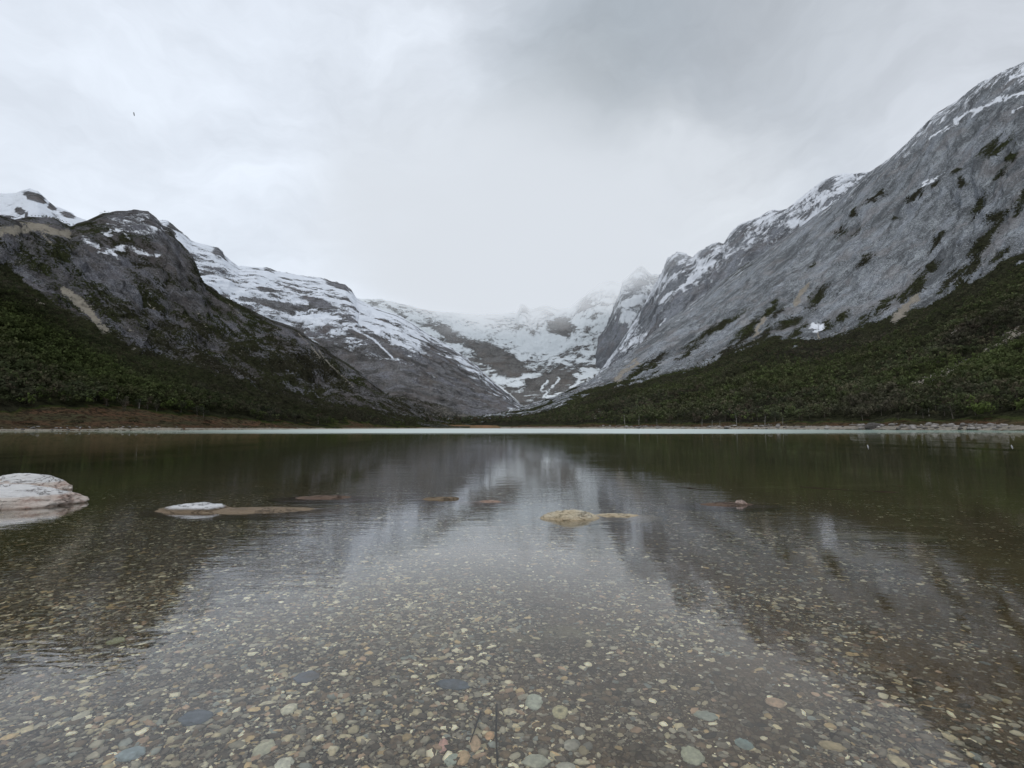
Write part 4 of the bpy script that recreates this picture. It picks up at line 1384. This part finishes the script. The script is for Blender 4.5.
# ------------------------------------------------------------------ water
mwt, b, out = mat_new('lake_water')
geo = b.new('ShaderNodeNewGeometry')
pos = geo.outputs['Position']
sx = b.new('ShaderNodeSeparateXYZ', {0: pos})
PYc, PXc = sx.outputs['Y'], sx.outputs['X']
calm = b.smooth(b.noise(b.vmap(pos, (1, 0.35, 0)), 0.35, 3, 0.5), 0.38, 0.62, 0.35, 1.0)
r1 = b.noise(b.vmap(pos, (0.6, 1.5, 0)), 3.2, 3, 0.5, 0.2)
r2 = b.noise(b.vmap(pos, (0.8, 1.7, 0), (0, 0, 0.25)), 11.0, 3, 0.55, 0.3)
r3 = b.noise(b.vmap(pos, (0.5, 1.2, 0), (0, 0, -0.2)), 0.7, 3, 0.5)
hh = b.math('ADD', b.math('MULTIPLY', r1, 0.0026), b.math('MULTIPLY', r2, 0.0013))
hh = b.math('MULTIPLY', hh, calm)
hh = b.math('ADD', hh, b.math('MULTIPLY', r3, 0.004))
bp = b.new('ShaderNodeBump', {'Height': hh, 'Distance': 1.0, 'Strength': 1.0})
fr = b.new('ShaderNodeFresnel', {'IOR': b.math('SUBTRACT', 1.52, b.math('MULTIPLY', geo.outputs['Backfacing'], 0.19)), 'Normal': bp.outputs[0]})
gl = b.new('ShaderNodeBsdfGlossy', {'Color': (0.97, 0.97, 0.98, 1), 'Roughness': 0.0, 'Normal': bp.outputs[0]})
tr = b.new('ShaderNodeBsdfRefraction', {'Color': (1, 1, 1, 1), 'Roughness': 0.0, 'IOR': 1.33, 'Normal': bp.outputs[0]})
refl = b.math('ADD', fr.outputs[0], b.smooth(fr.outputs[0], 0.13, 0.40, 0.0, 0.23))
surf = b.new('ShaderNodeMixShader', {0: b.math('MINIMUM', refl, 0.93), 1: tr.outputs[0], 2: gl.outputs[0]})
# far out: milky turquoise glacial water, pale sky sheen of ripples painted in
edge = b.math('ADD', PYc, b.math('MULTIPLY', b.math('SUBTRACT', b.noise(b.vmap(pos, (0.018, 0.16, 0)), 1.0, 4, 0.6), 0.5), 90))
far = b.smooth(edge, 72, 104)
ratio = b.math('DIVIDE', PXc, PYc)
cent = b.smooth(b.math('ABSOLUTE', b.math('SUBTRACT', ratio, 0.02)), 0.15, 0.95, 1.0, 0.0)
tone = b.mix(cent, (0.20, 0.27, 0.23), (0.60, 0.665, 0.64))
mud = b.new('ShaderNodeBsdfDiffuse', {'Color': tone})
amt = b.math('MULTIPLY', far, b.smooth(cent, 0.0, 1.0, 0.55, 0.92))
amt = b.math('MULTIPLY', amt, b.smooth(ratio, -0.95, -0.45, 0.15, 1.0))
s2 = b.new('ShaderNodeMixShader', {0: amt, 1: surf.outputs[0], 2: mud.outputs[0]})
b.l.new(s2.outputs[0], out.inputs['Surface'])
va = b.new('ShaderNodeVolumeAbsorption', {'Color': (0.45, 0.50, 0.30, 1), 'Density': 0.30})
ve = b.new('ShaderNodeEmission', {'Color': (0.31, 0.37, 0.13, 1), 'Strength': 0.10})  # olive glow standing in for daylight scattered by the murky water
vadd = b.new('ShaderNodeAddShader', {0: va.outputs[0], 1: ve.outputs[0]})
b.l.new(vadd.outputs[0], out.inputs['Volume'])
xw = np.linspace(-900, 900, 46)
yw = np.concatenate([np.linspace(-9, 60, 24), np.geomspace(66, 640, 26)])
Xw, Yw = np.meshgrid(xw, yw)
nw = Xw.size
top = np.stack([Xw, Yw, 0 * Xw], -1).reshape(-1, 3)
bot = top * [1, 1, 0] + [0, 0, -6]
ny, nx = Xw.shape
idx = np.arange(nw).reshape(ny, nx)
Ft = np.stack([idx[:-1, :-1], idx[:-1, 1:], idx[1:, 1:], idx[1:, :-1]], -1).reshape(-1, 4)
Fb = Ft[:, ::-1] + nw
ring = np.concatenate([idx[0, :], idx[1:, -1], idx[-1, -2::-1], idx[-2:0:-1, 0]])
rn = np.roll(ring, -1)
Fs = np.stack([rn, ring, ring + nw, rn + nw], -1)
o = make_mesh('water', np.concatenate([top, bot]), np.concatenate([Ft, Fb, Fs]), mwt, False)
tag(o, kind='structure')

# ------------------------------------------------------------------ cloud and haze filling the valley head
mm, b, out = mat_new('valley_cloud')
tcn = b.new('ShaderNodeTexCoord')
ob = tcn.outputs['Object']
geo = b.new('ShaderNodeNewGeometry')
ln = b.new('ShaderNodeVectorMath', {0: ob}, operation='LENGTH').outputs['Value']
fall = b.math('POWER', b.smooth(ln, 1.0, 0.15), 1.6)
so_ = b.new('ShaderNodeSeparateXYZ', {0: ob})
nz = b.noise(b.vmap(ob, (2.2, 3.0, 2.2)), 1.4, 5, 0.6, 0.4)
lowhaze = b.smooth(b.math('ADD', so_.outputs['Z'], b.math('MULTIPLY', b.math('SUBTRACT', nz, 0.5), 0.7)), -0.44, -0.08, 0.05, 1.0)
thick = b.math('MULTIPLY', b.math('MULTIPLY', fall, lowhaze), b.smooth(nz, 0.34, 0.60, 0.20, 1.35))
dens = b.math('MULTIPLY', thick, 0.0060)
va = b.new('ShaderNodeVolumeAbsorption', {'Color': (0, 0, 0, 1), 'Density': dens})
ve = b.new('ShaderNodeEmission', {'Color': (0.71, 0.755, 0.815, 1), 'Strength': dens})  # glow in the volume stands in for sky light scattered by the cloud
vadd = b.new('ShaderNodeAddShader', {0: va.outputs[0], 1: ve.outputs[0]})
b.l.new(vadd.outputs[0], out.inputs['Volume'])
V, Fc = ico(4)
o = make_mesh('cloud', V, Fc, mm)
c0 = at(505, 262, 2600.)
o.location = tuple(c0)
o.scale = (1350, 1500, 780)
tag(o, 'pale low cloud hanging over the snowy valley head and hiding its peaks', 'cloud', kind='stuff')

# ------------------------------------------------------------------ falling snowflakes
mf, b, out = mat_new('wet_snow')
bs = b.new('ShaderNodeBsdfDiffuse', {'Color': (0.40, 0.41, 0.42, 1)})
b.l.new(bs.outputs[0], out.inputs[0])
for k, (px, py, lab) in enumerate([(134, 114, 'tiny snowflake falling in front of the sky at the upper left'), (868, 447, 'tiny snowflake falling before the dark water on the right, left of another'), (1012, 447, 'tiny snowflake falling at the right edge before the dark water')]):
    V, Fc = rock_verts(3, (0.0009, 0.0009, 0.0034), 700 + k, 0.5, 2)
    o = make_mesh('snowflake', V, Fc, mf)
    o.location = tuple(at(px, py, 0.85))
    o.rotation_euler = (0, math.radians(-14), 0)
    tag(o, lab, 'snowflake')
